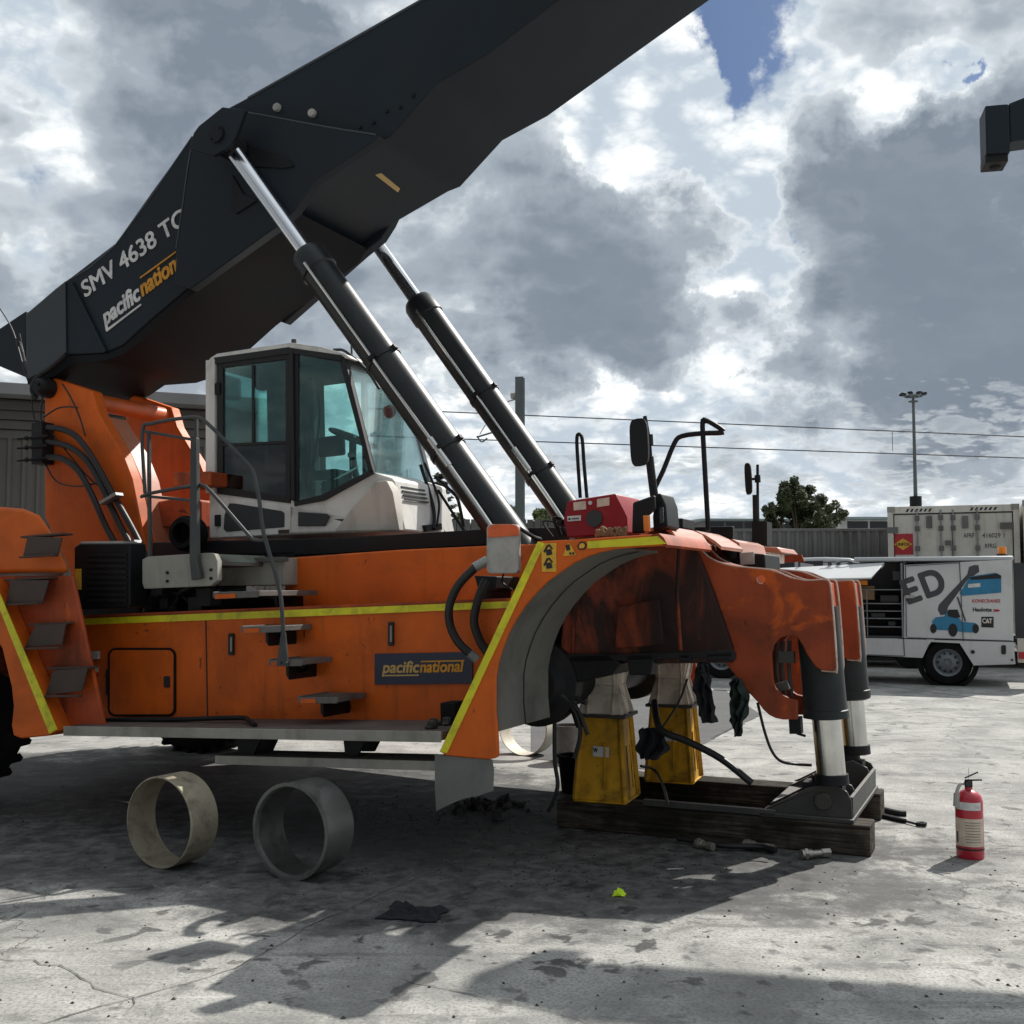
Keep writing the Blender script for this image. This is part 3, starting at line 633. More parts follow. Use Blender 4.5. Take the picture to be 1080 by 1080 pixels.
# roof
b_ = MF()
rp = [(221,386),(222,378),(230,373),(270,367),(307,361.5),(340,366),(364,373),(372,379),(362,378),(307,369),(229,381)]
xz_ = F.xz(rp, CY0); b_.prism(xz_, CY0-.02, CY1+.02); b_.build('roof', 'cab_white', cabo, .015)
b_ = MF(); p_ = L(310,362,1.7); b_.cyl(p_, p_+Vector((0,0,.03)), .02, seg=10); b_.build('roof_cap', 'dark_grey_plastic', cabo); b_ = MF(); p_ = L(371,375,1.7); b_.tube([p_, p_+Vector((0,0,.10))], .008, 6)
b_.tube([L(352,369,1.6), L(365,371,1.6), L(388,392,1.6), L(400,410,1.6)], .012, 6); b_.build('aerial', 'dark_grey_plastic', cabo)
# pillars
def pillar(pts, wd, m='cab_white', name='pillar', y=None, par=None, yls=(CY0, CY1)):
    for yl in yls:
        mb = MF()
        P = [Vector((L(a, c2, CY0).x, yl, L(a, c2, CY0).z)) for a, c2 in pts]
        for p0, p1 in zip(P, P[1:]): mb.bar(p0, p1, .06, wd, (1,0,0))
        mb.build(name, m, par or cabo, .006)
pillar([(224,380),(224,520)], .09)
pillar([(309,368),(311,528)], .035, 'ink_black')
pillar([(362,376),(392,497)], .035, 'ink_black', yls=(CY0+.01, YF))
b_ = MF(); b_.bar(cl(228,381), cl(307,370), .05, .05); b_.bar(cl(307,370), cl(362,378), .05, .04); b_.bar(sh(cl(228,381),CY1), sh(cl(307,370),CY1), .05, .05); b_.bar(sh(cl(362,377),CY0), sh(cl(362,377),YF), .05, .05)
b_.bar(sh(cl(224,382),CY0), sh(cl(224,382),CY1), .06, .06); b_.build('roof_rail', 'ink_black', cabo)
# back wall lower
b_ = MF(); b_.hexa([sh(cl(221,569),CY0+.02), sh(cl(221,480),CY0+.02), sh(cl(221,480),CY1), sh(cl(221,569),CY1)], [sh(cl(224,569),CY0+.02), sh(cl(224,480),CY0+.02), sh(cl(224,480),CY1), sh(cl(224,569),CY1)]); b_.build('rear_panel', 'cab_white', cabo)
# door: frame, glass
b_ = MF()
def ringprism(outer, inner, y0, y1):
    xo, xi = F.xz(outer, CY0), F.xz(inner, CY0); n = len(xo)
    for i in range(n):
        j = (i+1) % n
        b_.hexa([(xo[i][0],y0,xo[i][1]),(xo[j][0],y0,xo[j][1]),(xi[j][0],y0,xi[j][1]),(xi[i][0],y0,xi[i][1])],
                [(xo[i][0],y1,xo[i][1]),(xo[j][0],y1,xo[j][1]),(xi[j][0],y1,xi[j][1]),(xi[i][0],y1,xi[i][1])])
ringprism([(230,381),(307,371),(307,531),(230,521)], [(236,388),(302,379),(302,523),(236,514)], CY0-.012, CY0+.02)
door = b_.build('cab_door', 'ink_black', cabo, .003)
b_ = MF(); b_.pp([(236,388),(302,379),(302,465),(236,468)], CY0, CY0+.006, CY0); b_.build('door_window', 'glass_teal', door)
b_ = MF(); b_.pp([(236,471),(302,468),(302,523),(236,514)], CY0, CY0+.006, CY0); b_.build('lower_window', 'glass_dark', door)
b_ = MF(); b_.bar(L(236,469.5,CY0-.005), L(302,466.5,CY0-.005), .02, .022, (0,0,1)); b_.bar(L(267,385,CY0-.004), L(267,467,CY0-.004), .02, .012, (0,1,0)); b_.build('window_bar', 'ink_black', door)
b_ = MF(); b_.pp([(230,523),(307,533),(307,563),(231,567)], CY0-.010, CY0-.001, CY0); b_.build('door_skin', 'cab_white', door, .003)
b_ = MF(); b_.pp([(238,543),(243,531),(249,531),(298,539),(301,541),(301,556),(240,561),(237,558)], CY0-.016, CY0-.009, CY0); b_.build('kick_plate', 'dark_grey_plastic', door, .003)
b_ = MF(); b_.pp([(315,540),(345,542),(349,545),(343,555),(315,555)], CY0-.010, CY0-.001, CY0); b_.build('trim_panel', 'dark_grey_plastic', cabo, .003)
for yy in (410,549):
    b_ = MF(); p_ = L(229,yy,CY0-.02); b_.box(p_.x-.02, p_.x+.03, p_.y-.01, p_.y+.015, p_.z-.045, p_.z+.045); b_.build('hinge', 'black_steel', door, .004)
b_ = MF(); b_.pp([(295,559),(306,558.5),(306,562.5),(295,563)], CY0-.018, CY0-.010, CY0); b_.build('label_plate', 'brown_step', door)
b_ = MF(); b_.pp([(314,373),(361,381),(391,498),(340,524),(314,530)], CY0, CY0+.006, CY0); b_.build('side_window', 'glass_teal', cabo)
b_ = MF(); ringprism([(311,370),(363,378),(395,499),(342,528),(311,534)], [(315,374),(359,382),(389,497),(340,522),(315,528)], CY0-.008, CY0+.012); b_.build('window_frame', 'ink_black', cabo)
# windscreen and far side windows
b_ = MF(); b_.hexa([sh(cl(363,379),CY0+.03), sh(cl(393,497),CY0+.03), sh(cl(393,497),YF-.02), sh(cl(363,379),YF-.02)], [sh(cl(365,379),CY0+.03), sh(cl(395,497),CY0+.03), sh(cl(395,497),YF-.02), sh(cl(365,379),YF-.02)]); b_.build('windscreen', 'glass_clear', cabo)
b_ = MF(); b_.hexa([sh(cl(230,384),CY1), sh(cl(307,374),CY1), sh(cl(307,520),CY1), sh(cl(230,480),CY1)], [sh(cl(230,384),CY1+.006), sh(cl(307,374),CY1+.006), sh(cl(307,520),CY1+.006), sh(cl(230,480),CY1+.006)])
b_.hexa([sh(cl(311,374),CY1), sh(cl(361,381),YF), sh(cl(391,498),YF), sh(cl(311,520),CY1)], [sh(cl(311,374),CY1+.006), sh(cl(361,381),YF+.006), sh(cl(391,498),YF+.006), sh(cl(311,520),CY1+.006)]); b_.build('far_window', 'glass_clear', cabo)
b_ = MF(); b_.hexa([sh(cl(222,384),CY0+.1), sh(cl(222,478),CY0+.1), sh(cl(222,478),CY1-.1), sh(cl(222,384),CY1-.1)], [sh(cl(223,384),CY0+.1), sh(cl(223,478),CY0+.1), sh(cl(223,478),CY1-.1), sh(cl(223,384),CY1-.1)]); b_.build('rear_window', 'glass_teal', cabo)
# interior
b_ = MF(); b_.hexa([cl(230,384,CY0+.04), cl(306,373,CY0+.04), cl(361,382,CY0+.04), cl(361,382,YF-.03), cl(306,373,CY1-.04), cl(230,384,CY1-.04)], [cl(230,390,CY0+.04), cl(306,380,CY0+.04), cl(358,388,CY0+.04), cl(358,388,YF-.03), cl(306,380,CY1-.04), cl(230,390,CY1-.04)]); b_.build('headliner', 'seat_fabric', cabo)
b_ = MF(); p_ = L(330,440,2.3); b_.box(p_.x-.30, p_.x-.02, 2.05, 2.3, L(330,545,2.3).z, L(330,392,2.3).z); b_.box(p_.x-.02, p_.x+.04, 2.30, 2.44, L(330,545,2.3).z, L(330,392,2.3).z); b_.build('hanging_coat', 'rag_green', cabo, .05)
b_ = MF(); zw = L(300,505,2.4).z; b_.box(L(232,500,2.45).x, L(320,500,2.45).x, 2.40, 2.50, zw-.6, zw-.05); b_.build('side_trim', 'dark_grey_plastic', cabo)
b_ = MF(); p_ = L(262,500,2.0); x0, z0 = p_.x, p_.z
b_.box(x0-.05, x0+.45, 1.78, 2.25, z0-.10, z0+.02); sx = x0-.08
b_.hexa([(sx,1.8,z0),(sx,2.22,z0),(sx+.14,2.22,z0),(sx+.14,1.8,z0)], [(sx-.16,1.82,z0+.62),(sx-.16,2.2,z0+.62),(sx-.04,2.2,z0+.62),(sx-.04,1.82,z0+.62)])
b_.box(sx-.17, sx-.06, 1.9, 2.12, z0+.66, z0+.85); b_.box(x0+.1, x0+.4, 1.66, 1.74, z0+.14, z0+.2); b_.box(x0+.1,x0+.4,1.68,1.72,z0-.2,z0+.14); b_.box(x0, x0+.3, 1.85, 2.15, z0-.45, z0-.1)
b_.build('driver_seat', 'seat_fabric', cabo, .03)
b_ = MF(); b_.tube([L(318,392,2.0), L(330,384,2.0), L(345,390,2.05), L(352,402,2.1)], .015, 6); b_.tube([L(326,400,1.9), L(322,430,1.9), L(328,470,1.9), L(324,510,1.9)], .012, 6); b_.tube([L(334,400,1.9), L(337,440,1.9), L(331,490,1.9)], .010, 6)
p_ = L(275,402,2.1); b_.lathe([(0,0),(.08,.0),(.085,.03),(0,.05)], p_, (0,1,.2), 16); b_.build('cab_wiring', 'seat_fabric', cabo)
b_ = MF(); p_ = L(350,400,2.2); b_.box(p_.x-.12, p_.x+.14, 1.7, 2.3, p_.z, p_.z+.10); b_.build('sun_visor', 'seat_fabric', cabo, .01)
b_ = MF(); p_ = L(342,500,1.75); b_.box(p_.x-.10, p_.x+.12, 1.72, 1.95, p_.z-.05, p_.z+.03); b_.tube([p_+Vector((.18,.1,-.05)), p_+Vector((.18,.1,.12))], .012, 6); b_.lathe([(0,0),(.022,.01),(.022,.04),(0,.05)], p_+Vector((.18,.1,.12)), (0,0,1), 12); b_.build('armrest_controls', 'ink_grey', cabo, .01)
b_ = MF(); sc = L(372,462,1.95); ax_ = Vector((.45,0,.9)).normalized()
ringp = [sc+(Vector((0,1,0))*math.cos(a)+ax_.cross(Vector((0,1,0)))*math.sin(a))*.19 for a in [i*math.pi/8 for i in range(16)]]
b_.tube(ringp, .014, 8, 2, closed=True); b_.tube([sc, sc-ax_*.1+Vector((.05,0,-.15)), sc+Vector((.12,0,-.55))], .03, 10)
for a in (0.5, 2.6, 4.7): b_.tube([sc, sc+(Vector((0,1,0))*math.cos(a)+ax_.cross(Vector((0,1,0)))*math.sin(a))*.19], .012, 6)
b_.build('steering_wheel', 'dark_grey_plastic', cabo)
b_ = MF(); p_ = L(352,515,1.8); b_.box(p_.x-.02, p_.x+.30, 1.65, 2.3, p_.z-.25, p_.z+.05); p_ = L(330,480,2.3); b_.box(p_.x-.05, p_.x+.05, 2.2, 2.35, p_.z-.3, p_.z+.35); b_.box(p_.x+.15, p_.x+.40, 2.15, 2.2, p_.z-.05, p_.z+.12)
p_ = L(318,440,2.0); b_.box(p_.x-.03, p_.x+.04, 2.1, 2.2, p_.z-.7, p_.z+.45); b_.build('console', 'dark_grey_plastic', cabo, .02)
b_ = MF(); p_ = L(352,505,1.68); b_.hexa([p_+Vector(v) for v in ((-.12,0,-.06),(.10,0,.02),(.10,.2,.10),(-.12,.2,.02))], [p_+Vector(v) for v in ((-.12,0,-.045),(.10,0,.035),(.10,.2,.115),(-.12,.2,.035))]); b_.build('clipboard', 'letter_white', cabo)
b_ = MF(); b_.hexa([cl(224,560,CY0+.03), cl(418,556,CY0+.03), cl(418,556,YF-.03), cl(224,560,CY1-.03)], [cl(224,545,CY0+.03), cl(405,548,CY0+.03), cl(405,548,YF-.03), cl(224,545,CY1-.03)]); b_.build('floor', 'dark_grey_plastic', cabo)
# wiper on the front and stick rails in front of cab
b_ = MF(); xw = L(411,504,CY0).x+.03
b_.tube([(xw-.12,2.2,L(400,478,CY0).z),(xw+.02,2.15,L(411,520,CY0).z),(xw+.08,2.0,L(411,552,CY0).z)], .010, 6); b_.tube([(xw-.1,2.1,L(400,482,CY0).z),(xw+.02,2.06,L(411,530,CY0).z),(xw+.08,1.95,L(411,556,CY0).z)], .014, 6)
b_.bar((xw+.04,1.85,L(411,556,CY0).z), (xw+.04,2.1,L(411,552,CY0).z), .06, .05); b_.build('wiper', 'black_steel', cabo)
b_ = MF(); b_.lathe([(0,-.004),(.055,-.004),(.055,.004),(0,.004)], L(411,434,2.3), (.8,-.6,0), 24); b_.build('screen_sticker', 'ink_red', cabo)

# --- chassis: rails, panels
b_ = MF(); b_.pp([(160,572),(360,567),(530,557),(600,556),(600,573),(530,574),(360,584),(160,592)], 1.30, 1.42, 1.30); rail = b_.build('slide_rail', 'black_paint', rs, .008)
b_ = MF(); b_.pp([(160,572),(600,556),(600,573),(160,592)], 2.55, 2.67, 1.30); b_.build('slide_rail', 'black_paint', rs, .008)
b_ = MF(); b_.pp([(228,584),(310,582),(310,592),(228,596)], 1.3, 2.6, 1.3); b_.build('cab_floor_frame', 'black_paint', rs)
b_ = MF(); b_.pp([(300,588.5),(420,580),(535,574.5),(600,573),(600,640),(535,641),(300,655)], 1.0, 1.26, 1.0); b_.build('upper_tank', 'orange_panel', rs, .012)
b_ = MF(); b_.pp([(60,655),(110,652.5),(330,643),(556,633),(538,660),(520,700),(512,761),(107,763),(68,660)], .55, 1.3, .55); side = b_.build('side_tank', 'orange_panel', rs, .01)
b_ = MF(); b_.pp([(63,653.5),(300,643.5),(540,634),(540,641),(300,651),(63,660)], .540, .5495, .545); b_.build('reflective_stripe', 'yellow_tape', side)
# top ledge with clutter
b_ = MF(); b_.pp([(60,650),(330,639),(552,630),(552,634),(330,643),(60,655)], .56, 1.3, .55); b_.build('ledge', 'orange_faded', side)
# hatch
def rrect(px0, py0, px1, py1, r, sl=0.0, n=5):
    out_ = []
    for cx, cy, a0 in ((px1-r, py0+r, -90), (px1-r, py1-r, 0), (px0+r, py1-r, 90), (px0+r, py0+r, 180)):
        for i in range(n+1):
            a = R(a0+90*i/n); out_.append((cx+r*math.cos(a), cy+r*math.sin(a)+sl*(cx-px0)))
    return out_
b_ = MF(); b_.pp(rrect(116,685.5,183,753.5,6), .536, .5495, .54); hatch = b_.build('hatch', 'orange_panel', rs, .003)
b_ = MF(); P = [L(a, c2, .542) for a, c2 in rrect(115,684.5,184.5,754.5,7)]; b_.tube(P, .0085, 8, closed=True, curve=False); b_.build('rubber_seal', 'rubber', hatch)
b_ = MF(); b_.pp(rrect(174,713,180,725,1.5), .526, .536, .54); b_.build('latch', 'ink_black', hatch, .002)
b_ = MF(); b_.bar(L(113.5,706,.535), L(113.5,733,.535), .02, .014, (0,1,0)); b_.build('hinge', 'black_steel', hatch)
b_ = MF(); b_.bar(L(217,648,.549), L(219,757,.549), .008, .006, (0,1,0)); b_.build('panel_seam', 'ink_black', side)
b_ = MF(); b_.bar(L(536,640,.549), L(536,700,.549), .008, .006, (0,1,0)); b_.bar(L(321,660,.549), L(321,672,.549), .006, .006, (0,1,0)); b_.build('panel_seam', 'ink_black', side)
for a, y0, y1 in ((244,668,691),(412.5,656,681)):
    b_ = MF(); b_.pp(rrect(a-2.6,y0,a+2.6,y1,1.2), .530, .5495, .54); h_ = b_.build('door_handle', 'ink_black', side, .002)
    b_ = MF(); b_.bar(L(a,y0+4,.527), L(a,y1-4,.527), .012, .008, (0,1,0)); b_.build('grip', 'galvanised', h_)
b_ = MF(); c_ = L(97,690.5,.55); b_.cyl(c_, c_+Vector((0,-.03,0)), .02, seg=14); b_.build('stop_button', 'ink_red', side)
b_ = MF(); b_.pp([(99,687),(106,686.5),(106,695),(99,695)], .52, .549, .549); b_.build('valve', 'mirror_back', side, .003)
b_ = MF(); b_.pp([(100,704),(104,704),(104,709),(100,709)], .545, .549, .549); b_.build('small_label', 'sticker_cream', side)
b_ = MF(); c_ = L(102,712,.55); b_.cyl(c_, c_+Vector((0,-.02,0)), .014, seg=12); b_.build('drain_plug', 'ink_red', side)
# logo panel
b_ = MF(); b_.pp([(396,689.5),(499,687.5),(499,721),(396,722)], .538, .5495, .549); sg = b_.build('logo_panel', 'sign_navy', side, .001)
text(F, sg, 'pacific', (403,709.5), (443,709), 12, .537, 'letter_tan', .035, .2)
text(F, sg, 'national', (443,709), (490,708), 12, .537, 'letter_gold', .035, .2)
b_ = MF(); b_.pp([(404,711.8),(442,711.3),(442,712.8),(404,713.3)], .534, .5375, .537); b_.build('underline', 'letter_tan', sg)
b_ = MF(); b_.pp([(444,697),(490,696),(490,697.5),(444,698.5)], .534, .5375, .537); b_.build('overline', 'letter_gold', sg)
# foot plates
x0 = L(68,770,0).x; x1 = L(466,775,0).x; zt = L(270,769,0).z
b_ = MF(); b_.box(x0, x1, .0, .62, zt-.05, zt); fp = b_.build('foot_plate', 'tread_plate', rs, .006)
b_ = MF(); b_.box(x0+.002, x1-.002, -.012, -.001, zt-.058, zt+.003); b_.build('edge_strip', 'dusty_steel', fp, .002)
b_ = MF(); b_.tube([L(101,761,.3), L(105,759.5,.3), L(180,759,.3), L(252,757,.3), L(262,760,.2), L(269,765,.1)], .016, 10, 3); b_.build('grab_bar', 'black_paint', fp)
x2 = L(228,800,.05).x; x3 = L(460,803,.05).x; z2 = L(345,800,.05).z
b_ = MF(); b_.box(x2, x3, .05, .33, z2-.045, z2); b_.build('lower_step', 'tread_plate', rs, .005)
b_ = MF(); b_.box(x2, x3, .038, .049, z2-.05, z2+.002); b_.build('step_edge', 'dusty_steel', rs, .002)
for a0, a1, b0, b1 in ((249,275,252,267),(362,386,364,377)):
    b_ = MF(); b_.pp([(a0,779),(a1,779),(b1,797),(b0,797)], .12, .14, .12); b_.pp([(a0,779),(a1,779),(b1,797),(b0,797)], .30, .32, .12); b_.build('step_bracket', 'black_paint', rs)
# under-deck beams, belly
b_ = MF(); b_.box(x0+.1, x1-.1, .62, 3.4, zt-.04, zt+.06); b_.build('belly_pan', 'black_paint', rs)
b_ = MF(); b_.pp([(60,655),(560,633),(600,632),(600,700),(107,763)], 2.8, 3.6, .55); b_.build('far_tank', 'orange_panel', rs)
b_ = MF(); b_.pp([(40,640),(640,600),(660,690),(60,765)], 1.35, 1.6, 1.3); b_.pp([(40,640),(640,600),(660,690),(60,765)], 2.5, 2.75, 1.3); b_.build('frame_rail', 'black_paint', rs)

# side steps on the tank
def sstep(px0, px1, pyt, pyf, yo=.22, yb=.54, split=.45, support=True):
    a = L(px0, pyf, yo); c2 = L(px1, pyf, yo); z_ = L(px0, pyt, yo).z; h_ = z_-L(px0, pyf, yo).z
    xa, xc = a.x, c2.x
    mb = MF(); mb.box(xa+.01, xc-.01, yo+.02, yb, z_-.02, z_-.005)
    n = 9
    for i in range(n):
        t = xa+.03+(xc-xa-.06)*i/(n-1); mb.box(t-.006, t+.006, yo+.03, yb-.01, z_-.005, z_+.006)
    st = mb.build('side_step', 'step_steel', rs)
    mb = MF(); mb.box(xa, xc, yo, yo+.015, z_-h_, z_+.004); mb.box(xa-.012, xa, yo, yb, z_-h_*.8, z_+.012); mb.box(xc, xc+.012, yo, yb, z_-h_*.8, z_+.004); mb.build('step_rim', 'step_steel', st, .002)
    mb = MF(); mb.box(xa+.01, xa+(xc-xa)*split, yo-.006, yo-.001, z_-h_*.95, z_-.006); mb.build('reflector', 'orange_paint', st, .001)
    mb = MF(); mb.prism([(xa+.05,z_-.03),(xc-.05,z_-.03),(xc-.10,z_-.085),(xa+.18,z_-.07)], yb-.18, yb-.165); mb.prism([(xc-.13,z_-.03),(xc-.11,z_-.03),(xc-.11,z_-.12),(xc-.13,z_-.09)], yb-.3, yb); mb.build('step_gusset', 'black_paint', st)
sstep(316,355,736,742); sstep(285,318,697,703); sstep(256,296,662,668); sstep(226,272,626,632,.3,.95,.5)
b_ = MF(); b_.pp([(229,590),(300,588),(300,617),(229,618)], .85, 1.25, .85); b_.build('battery_tray', 'dusty_steel', rs, .006)
b_ = MF(); b_.pp([(229,588),(300,587.5),(300,592),(229,594)], .80, .85, .80); b_.build('tray_lip', 'step_steel', rs, .003)
b_ = MF(); b_.pp([(150,590),(156,587),(220,583),(226,584),(229,592),(229,612),(222,618),(152,621),(150,615)], .35, .40, .35); cov = b_.build('step_guard', 'dusty_steel', rs, .004)
b_ = MF(); b_.pp([(151,589),(220,584),(228,592),(228,596),(151,600)], .401, .95, .35); b_.build('platform', 'tread_plate', rs)
b_ = MF()
for a, c2 in ((177,604),(177,613),(223,601),(223,610)):
    p_ = L(a, c2, .35); b_.cyl(p_, p_+Vector((0,-.012,0)), .010, seg=8)
b_.build('bolt', 'black_steel', cov)
# machinery behind the guard
b_ = MF()
random.seed(11)
for i in range(26):
    p_ = L(random.uniform(152,232), random.uniform(612,640), random.uniform(.6,.95)); s_ = random.uniform(.02,.06)
    if i % 3: b_.box(p_.x-s_, p_.x+s_, p_.y-s_, p_.y+s_, p_.z-s_, p_.z+s_)
    else: b_.cyl(p_, p_+Vector((random.uniform(-.1,.1), random.uniform(-.1,.1), random.uniform(-.1,.1))), s_*.5, seg=10)
for i in range(12):
    a, c2 = random.uniform(150,225), random.uniform(615,640); b_.tube([L(a,c2,.8), L(a+random.uniform(-12,12),c2-10,.75), L(a+random.uniform(-20,20),c2+4,.7), L(a+random.uniform(-25,25),c2+14,.9)], .012, 6)
b_.build('hydraulic_valves', 'black_steel', rs, .004)
b_ = MF(); b_.pp([(140,596),(232,594),(232,648),(140,650)], .96, 1.2, .9); b_.build('valve_bay', 'black_paint', rs)
# radiator box
b_ = MF(); b_.pp([(78,577),(84,573),(137,573),(137,640),(132,641),(82,643),(78,635)], .42, .58, .42); rad = b_.build('radiator_box', 'black_paint', rs, .01)
b_ = MF(); b_.pp([(84,571),(128,570.5),(128,574),(84,574.5)], .43, .57, .42); b_.build('top_plate', 'mirror_back', rad)
b_ = MF()
for k in range(9): b_.bar(L(92,585+k*6,.415), L(134,585+k*6,.415), .012, .02)
b_.build('grille_bars', 'black_steel', rad)
b_ = MF(); b_.pp([(80,600),(86,600),(86,622),(80,622)], .411, .419, .42); b_.build('warning_sticker', 'sticker_yellow', rad)
# air intake
b_ = MF(); c_ = L(191,562,1.1)
b_.lathe([(.085,.0),(.12,.0),(.13,.03),(.13,.25),(0,.25)], c_, (-.3,1,0), 28); b_.lathe([(0,.12),(.085,.12),(.085,0)], c_, (-.3,1,0), 28)
for k in range(4): b_.lathe([(.13,.05+k*.05),(.142,.06+k*.05),(.142,.075+k*.05),(.13,.085+k*.05)], c_, (-.3,1,0), 28)
b_.build('intake_duct', 'rubber', rs)
b_ = MF(); b_.pp([(153,530),(176,526),(207,527),(207,556),(160,556)], 1.75, 2.2, 1.7); b_.build('filter_housing', 'orange_faded', rs, .015)
b_ = MF(); b_.pp([(182,498),(222,497),(222,512),(182,514)], 1.3, 1.6, 1.3); b_.build('junction_box', 'orange_faded', rs, .01)

# handrails
def rail(pts, r=.014, yl=.4, yl2=None, name='handrail', m='galvanised', curve=True, n=4):
    P = []
    for i, (a, c2) in enumerate(pts):
        P.append(L(a, c2, yl if yl2 is None else yl+(yl2-yl)*i/(len(pts)-1)))
    mb = MF(); mb.tube(P, r, 10, n, curve=curve); return mb.build(name, m, rs)
mat('rail_grey', (.045,.05,.052), .45, .2, dirt=(.14,.13,.12), amt=.3, scale=8, bump=.05)
rail([(153,520),(150,455),(160,447),(178,443),(204,440),(211,441),(216,444),(236,463),(262,490),(267,498),(270,510),(274,531),(278,562),(294,618),(298,652),(299,672)], .013, .32, .22, m='rail_grey', n=3)
rail([(149,524),(160,520),(205,512),(213,512),(222,518),(262,564),(268,569),(279,570)], .012, .38, .26, m='rail_grey', n=3)
b_ = MF(); b_.pp([(204,463),(210,462),(211,590),(215,610),(205,612),(203,590)], .30, .335, .33); b_.bar(L(157,455,.38), L(158,588,.38), .022, .022, (0,1,0)); b_.bar(L(207,441,.36), L(207,470,.36), .022, .022, (0,1,0))
b_.bar(L(153,455,.37), L(205,464,.36), .02, .02); b_.bar(L(150,523,.5), L(205,528,.36), .02, .02); b_.build('rail_post', 'rail_grey', rs, .003)
b_ = MF(); b_.pp([(298,667),(302,667),(305,702),(293,702)], .20, .214, .215); p_ = L(296,699,.2); b_.cyl(p_, p_+Vector((0,-.01,0)), .009, seg=8); p_ = L(302,699,.2); b_.cyl(p_, p_+Vector((0,-.01,0)), .009, seg=8); b_.build('rail_bracket', 'rail_grey', rs)

# --- rear fender with stair
b_ = MF(); hx = F.xz([(-160,520),(0,534),(25,536),(42,543),(53,559),(74,603.5),(-160,606)], .12)
b_.hexa([(x_, .12, z_) for x_, z_ in hx], [(x_-(.80 if i_ not in (0,6) else 0), .80, z_) for i_, (x_, z_) in enumerate(hx)])
b_.build('rear_hood', 'orange_paint', rs, .03)
b_ = MF(); b_.pp([(-160,609),(76,607),(110,766),(60,773),(0,640),(-20,600)], .14, .17, .14); stairp = b_.build('stair_panel', 'orange_faded', rs, .01)
b_ = MF(); b_.pp([(-160,612),(-12,610),(60,771),(52,776),(22,779),(14,776),(12,765),(14,745),(12,725),(2,684),(-18,650),(-50,622),(-87,612),(-160,625)], .0, .139, .0); rf = b_.build('rear_fender', 'orange_paint', rs, .01)
b_ = MF(); b_.pp([(-12,611),(-6,611),(61,769),(53,774)], -.008, -.001, .0); b_.build('reflective_stripe', 'yellow_tape', rf)
for tr in ([(11,612),(51,612),(44,637),(6,637)], [(37,659),(69,658),(65,680),(26,683)], [(56,707),(92,705),(86,729),(48,733)], [(29,566),(65,567),(60,587),(24,587)]):
    yo = .04; mb = MF()
    q0 = [L(a, c2, yo) for a, c2 in tr]; 
    mb.hexa([tuple(q0[0]), tuple(q0[1]), tuple(q0[2]), tuple(q0[3])], [tuple(p+Vector((0,.012,0))) for p in q0])
    zt_ = max(q0[0].z, q0[1].z); mb.box(q0[0].x-.09, q0[1].x-.02, yo+.02, .16, zt_-.004, zt_+.010); mb.box(q0[3].x, q0[2].x, yo-.035, yo+.01, q0[3].z-.012, q0[3].z)
    mb.build('stair_tread', 'brown_step', rs, .002)
# wheels
def wheel(px, yl0, yl1, name='rear_wheel'):
    c = L(px, 731, 0); c = Vector((c.x, 0, GRZ(c.x)+.84)); Rr = .84; wd = yl1-yl0
    mb = MF(); prof = [(.42,0.03),(.50,.0),(.70,.01),(.79,.04),(.84,.10),(.84,wd-.1),(.79,wd-.04),(.70,wd-.01),(.50,wd),(.42,wd-.03)]
    mb.lathe(prof, c+Vector((0,yl0,0)), (0,1,0), 64)
    for i in range(34):
        a = 2*math.pi*i/34; e = Vector((math.cos(a),0,math.sin(a))); tt = Vector((-math.sin(a),0,math.cos(a)))
        for s0, s1 in ((.03, wd*.48), (wd*.52, wd-.03)):
            p0 = c+Vector((0,yl0+s0,0)); p1 = c+Vector((0,yl0+s1,0))
            mb.hexa([p0+e*.80+tt*.02, p0+e*.80-tt*.02, p0+e*.848-tt*.018, p0+e*.848+tt*.018], [p1+e*.80+tt*.05, p1+e*.80+tt*.01, p1+e*.848+tt*.012, p1+e*.848+tt*.048])
    wh = mb.build(name, 'rubber', rs)
    mb = MF(); mb.lathe([(0,.12),(.2,.12),(.25,.06),(.34,.10),(.40,.02),(.43,.02),(.43,wd-.02),(0,wd-.02)], c+Vector((0,yl0,0)), (0,1,0), 40); mb.build('rim', 'orange_faded', wh)
wheel(-116, .06, .62); wheel(-100, 3.0, 3.56)
b_ = MF(); c_ = L(-87,731,0); b_.cyl((c_.x,.5,GRZ(c_.x)+.84), (c_.x,3.3,GRZ(c_.x)+.84), .16); b_.build('rear_axle', 'black_steel', rs)

# --- front fender and arch
arch = [(525,798),(524.5,785),(524,772),(522,748),(522,716),(524.5,700),(529,685),(535,669),(543,654),(553,639),(565,625),(577,613),(591,603),(605,593.5),(620,586.5),(634,582),(649,579),(672,577),(700,575.5)]
b_ = MF(); b_.pp([(464,793),(567,571),(605,569),(695,563)]+arch[::-1]+[(521,800),(515,801),(470,797)], 0, .03, 0); ff = b_.build('front_fender', 'orange_paint', rs, .006)
b_ = MF(); b_.pp([(464,793),(472,794),(575,573),(567.5,571.5)], -.007, -.001, 0); b_.build('reflective_stripe', 'yellow_tape', ff)
b_ = MF(); b_.pp([(620,571),(694,565.5),(703,573.5),(690,574.5),(620,578.5)], -.007, -.001, 0); b_.build('reflective_stripe', 'yellow_tape', ff)
b_ = MF(); b_.pp([(571,573.5),(587,572.5),(587,603),(572,603)], -.005, -.001, 0); b_.build('warning_sticker', 'sticker_yellow', ff)
b_ = MF()
for y_ in (580,594):
    b_.pp([(576,y_),(582,y_-1),(583,y_+5),(577,y_+6)], -.0075, -.0055, 0); b_.pp([(573.5,y_+2),(577,y_-5),(580,y_-6),(584,y_-1),(582,y_-1),(579,y_-4),(575,y_+3)], -.0075, -.0055, 0)
b_.build('pictogram', 'ink_black', ff)
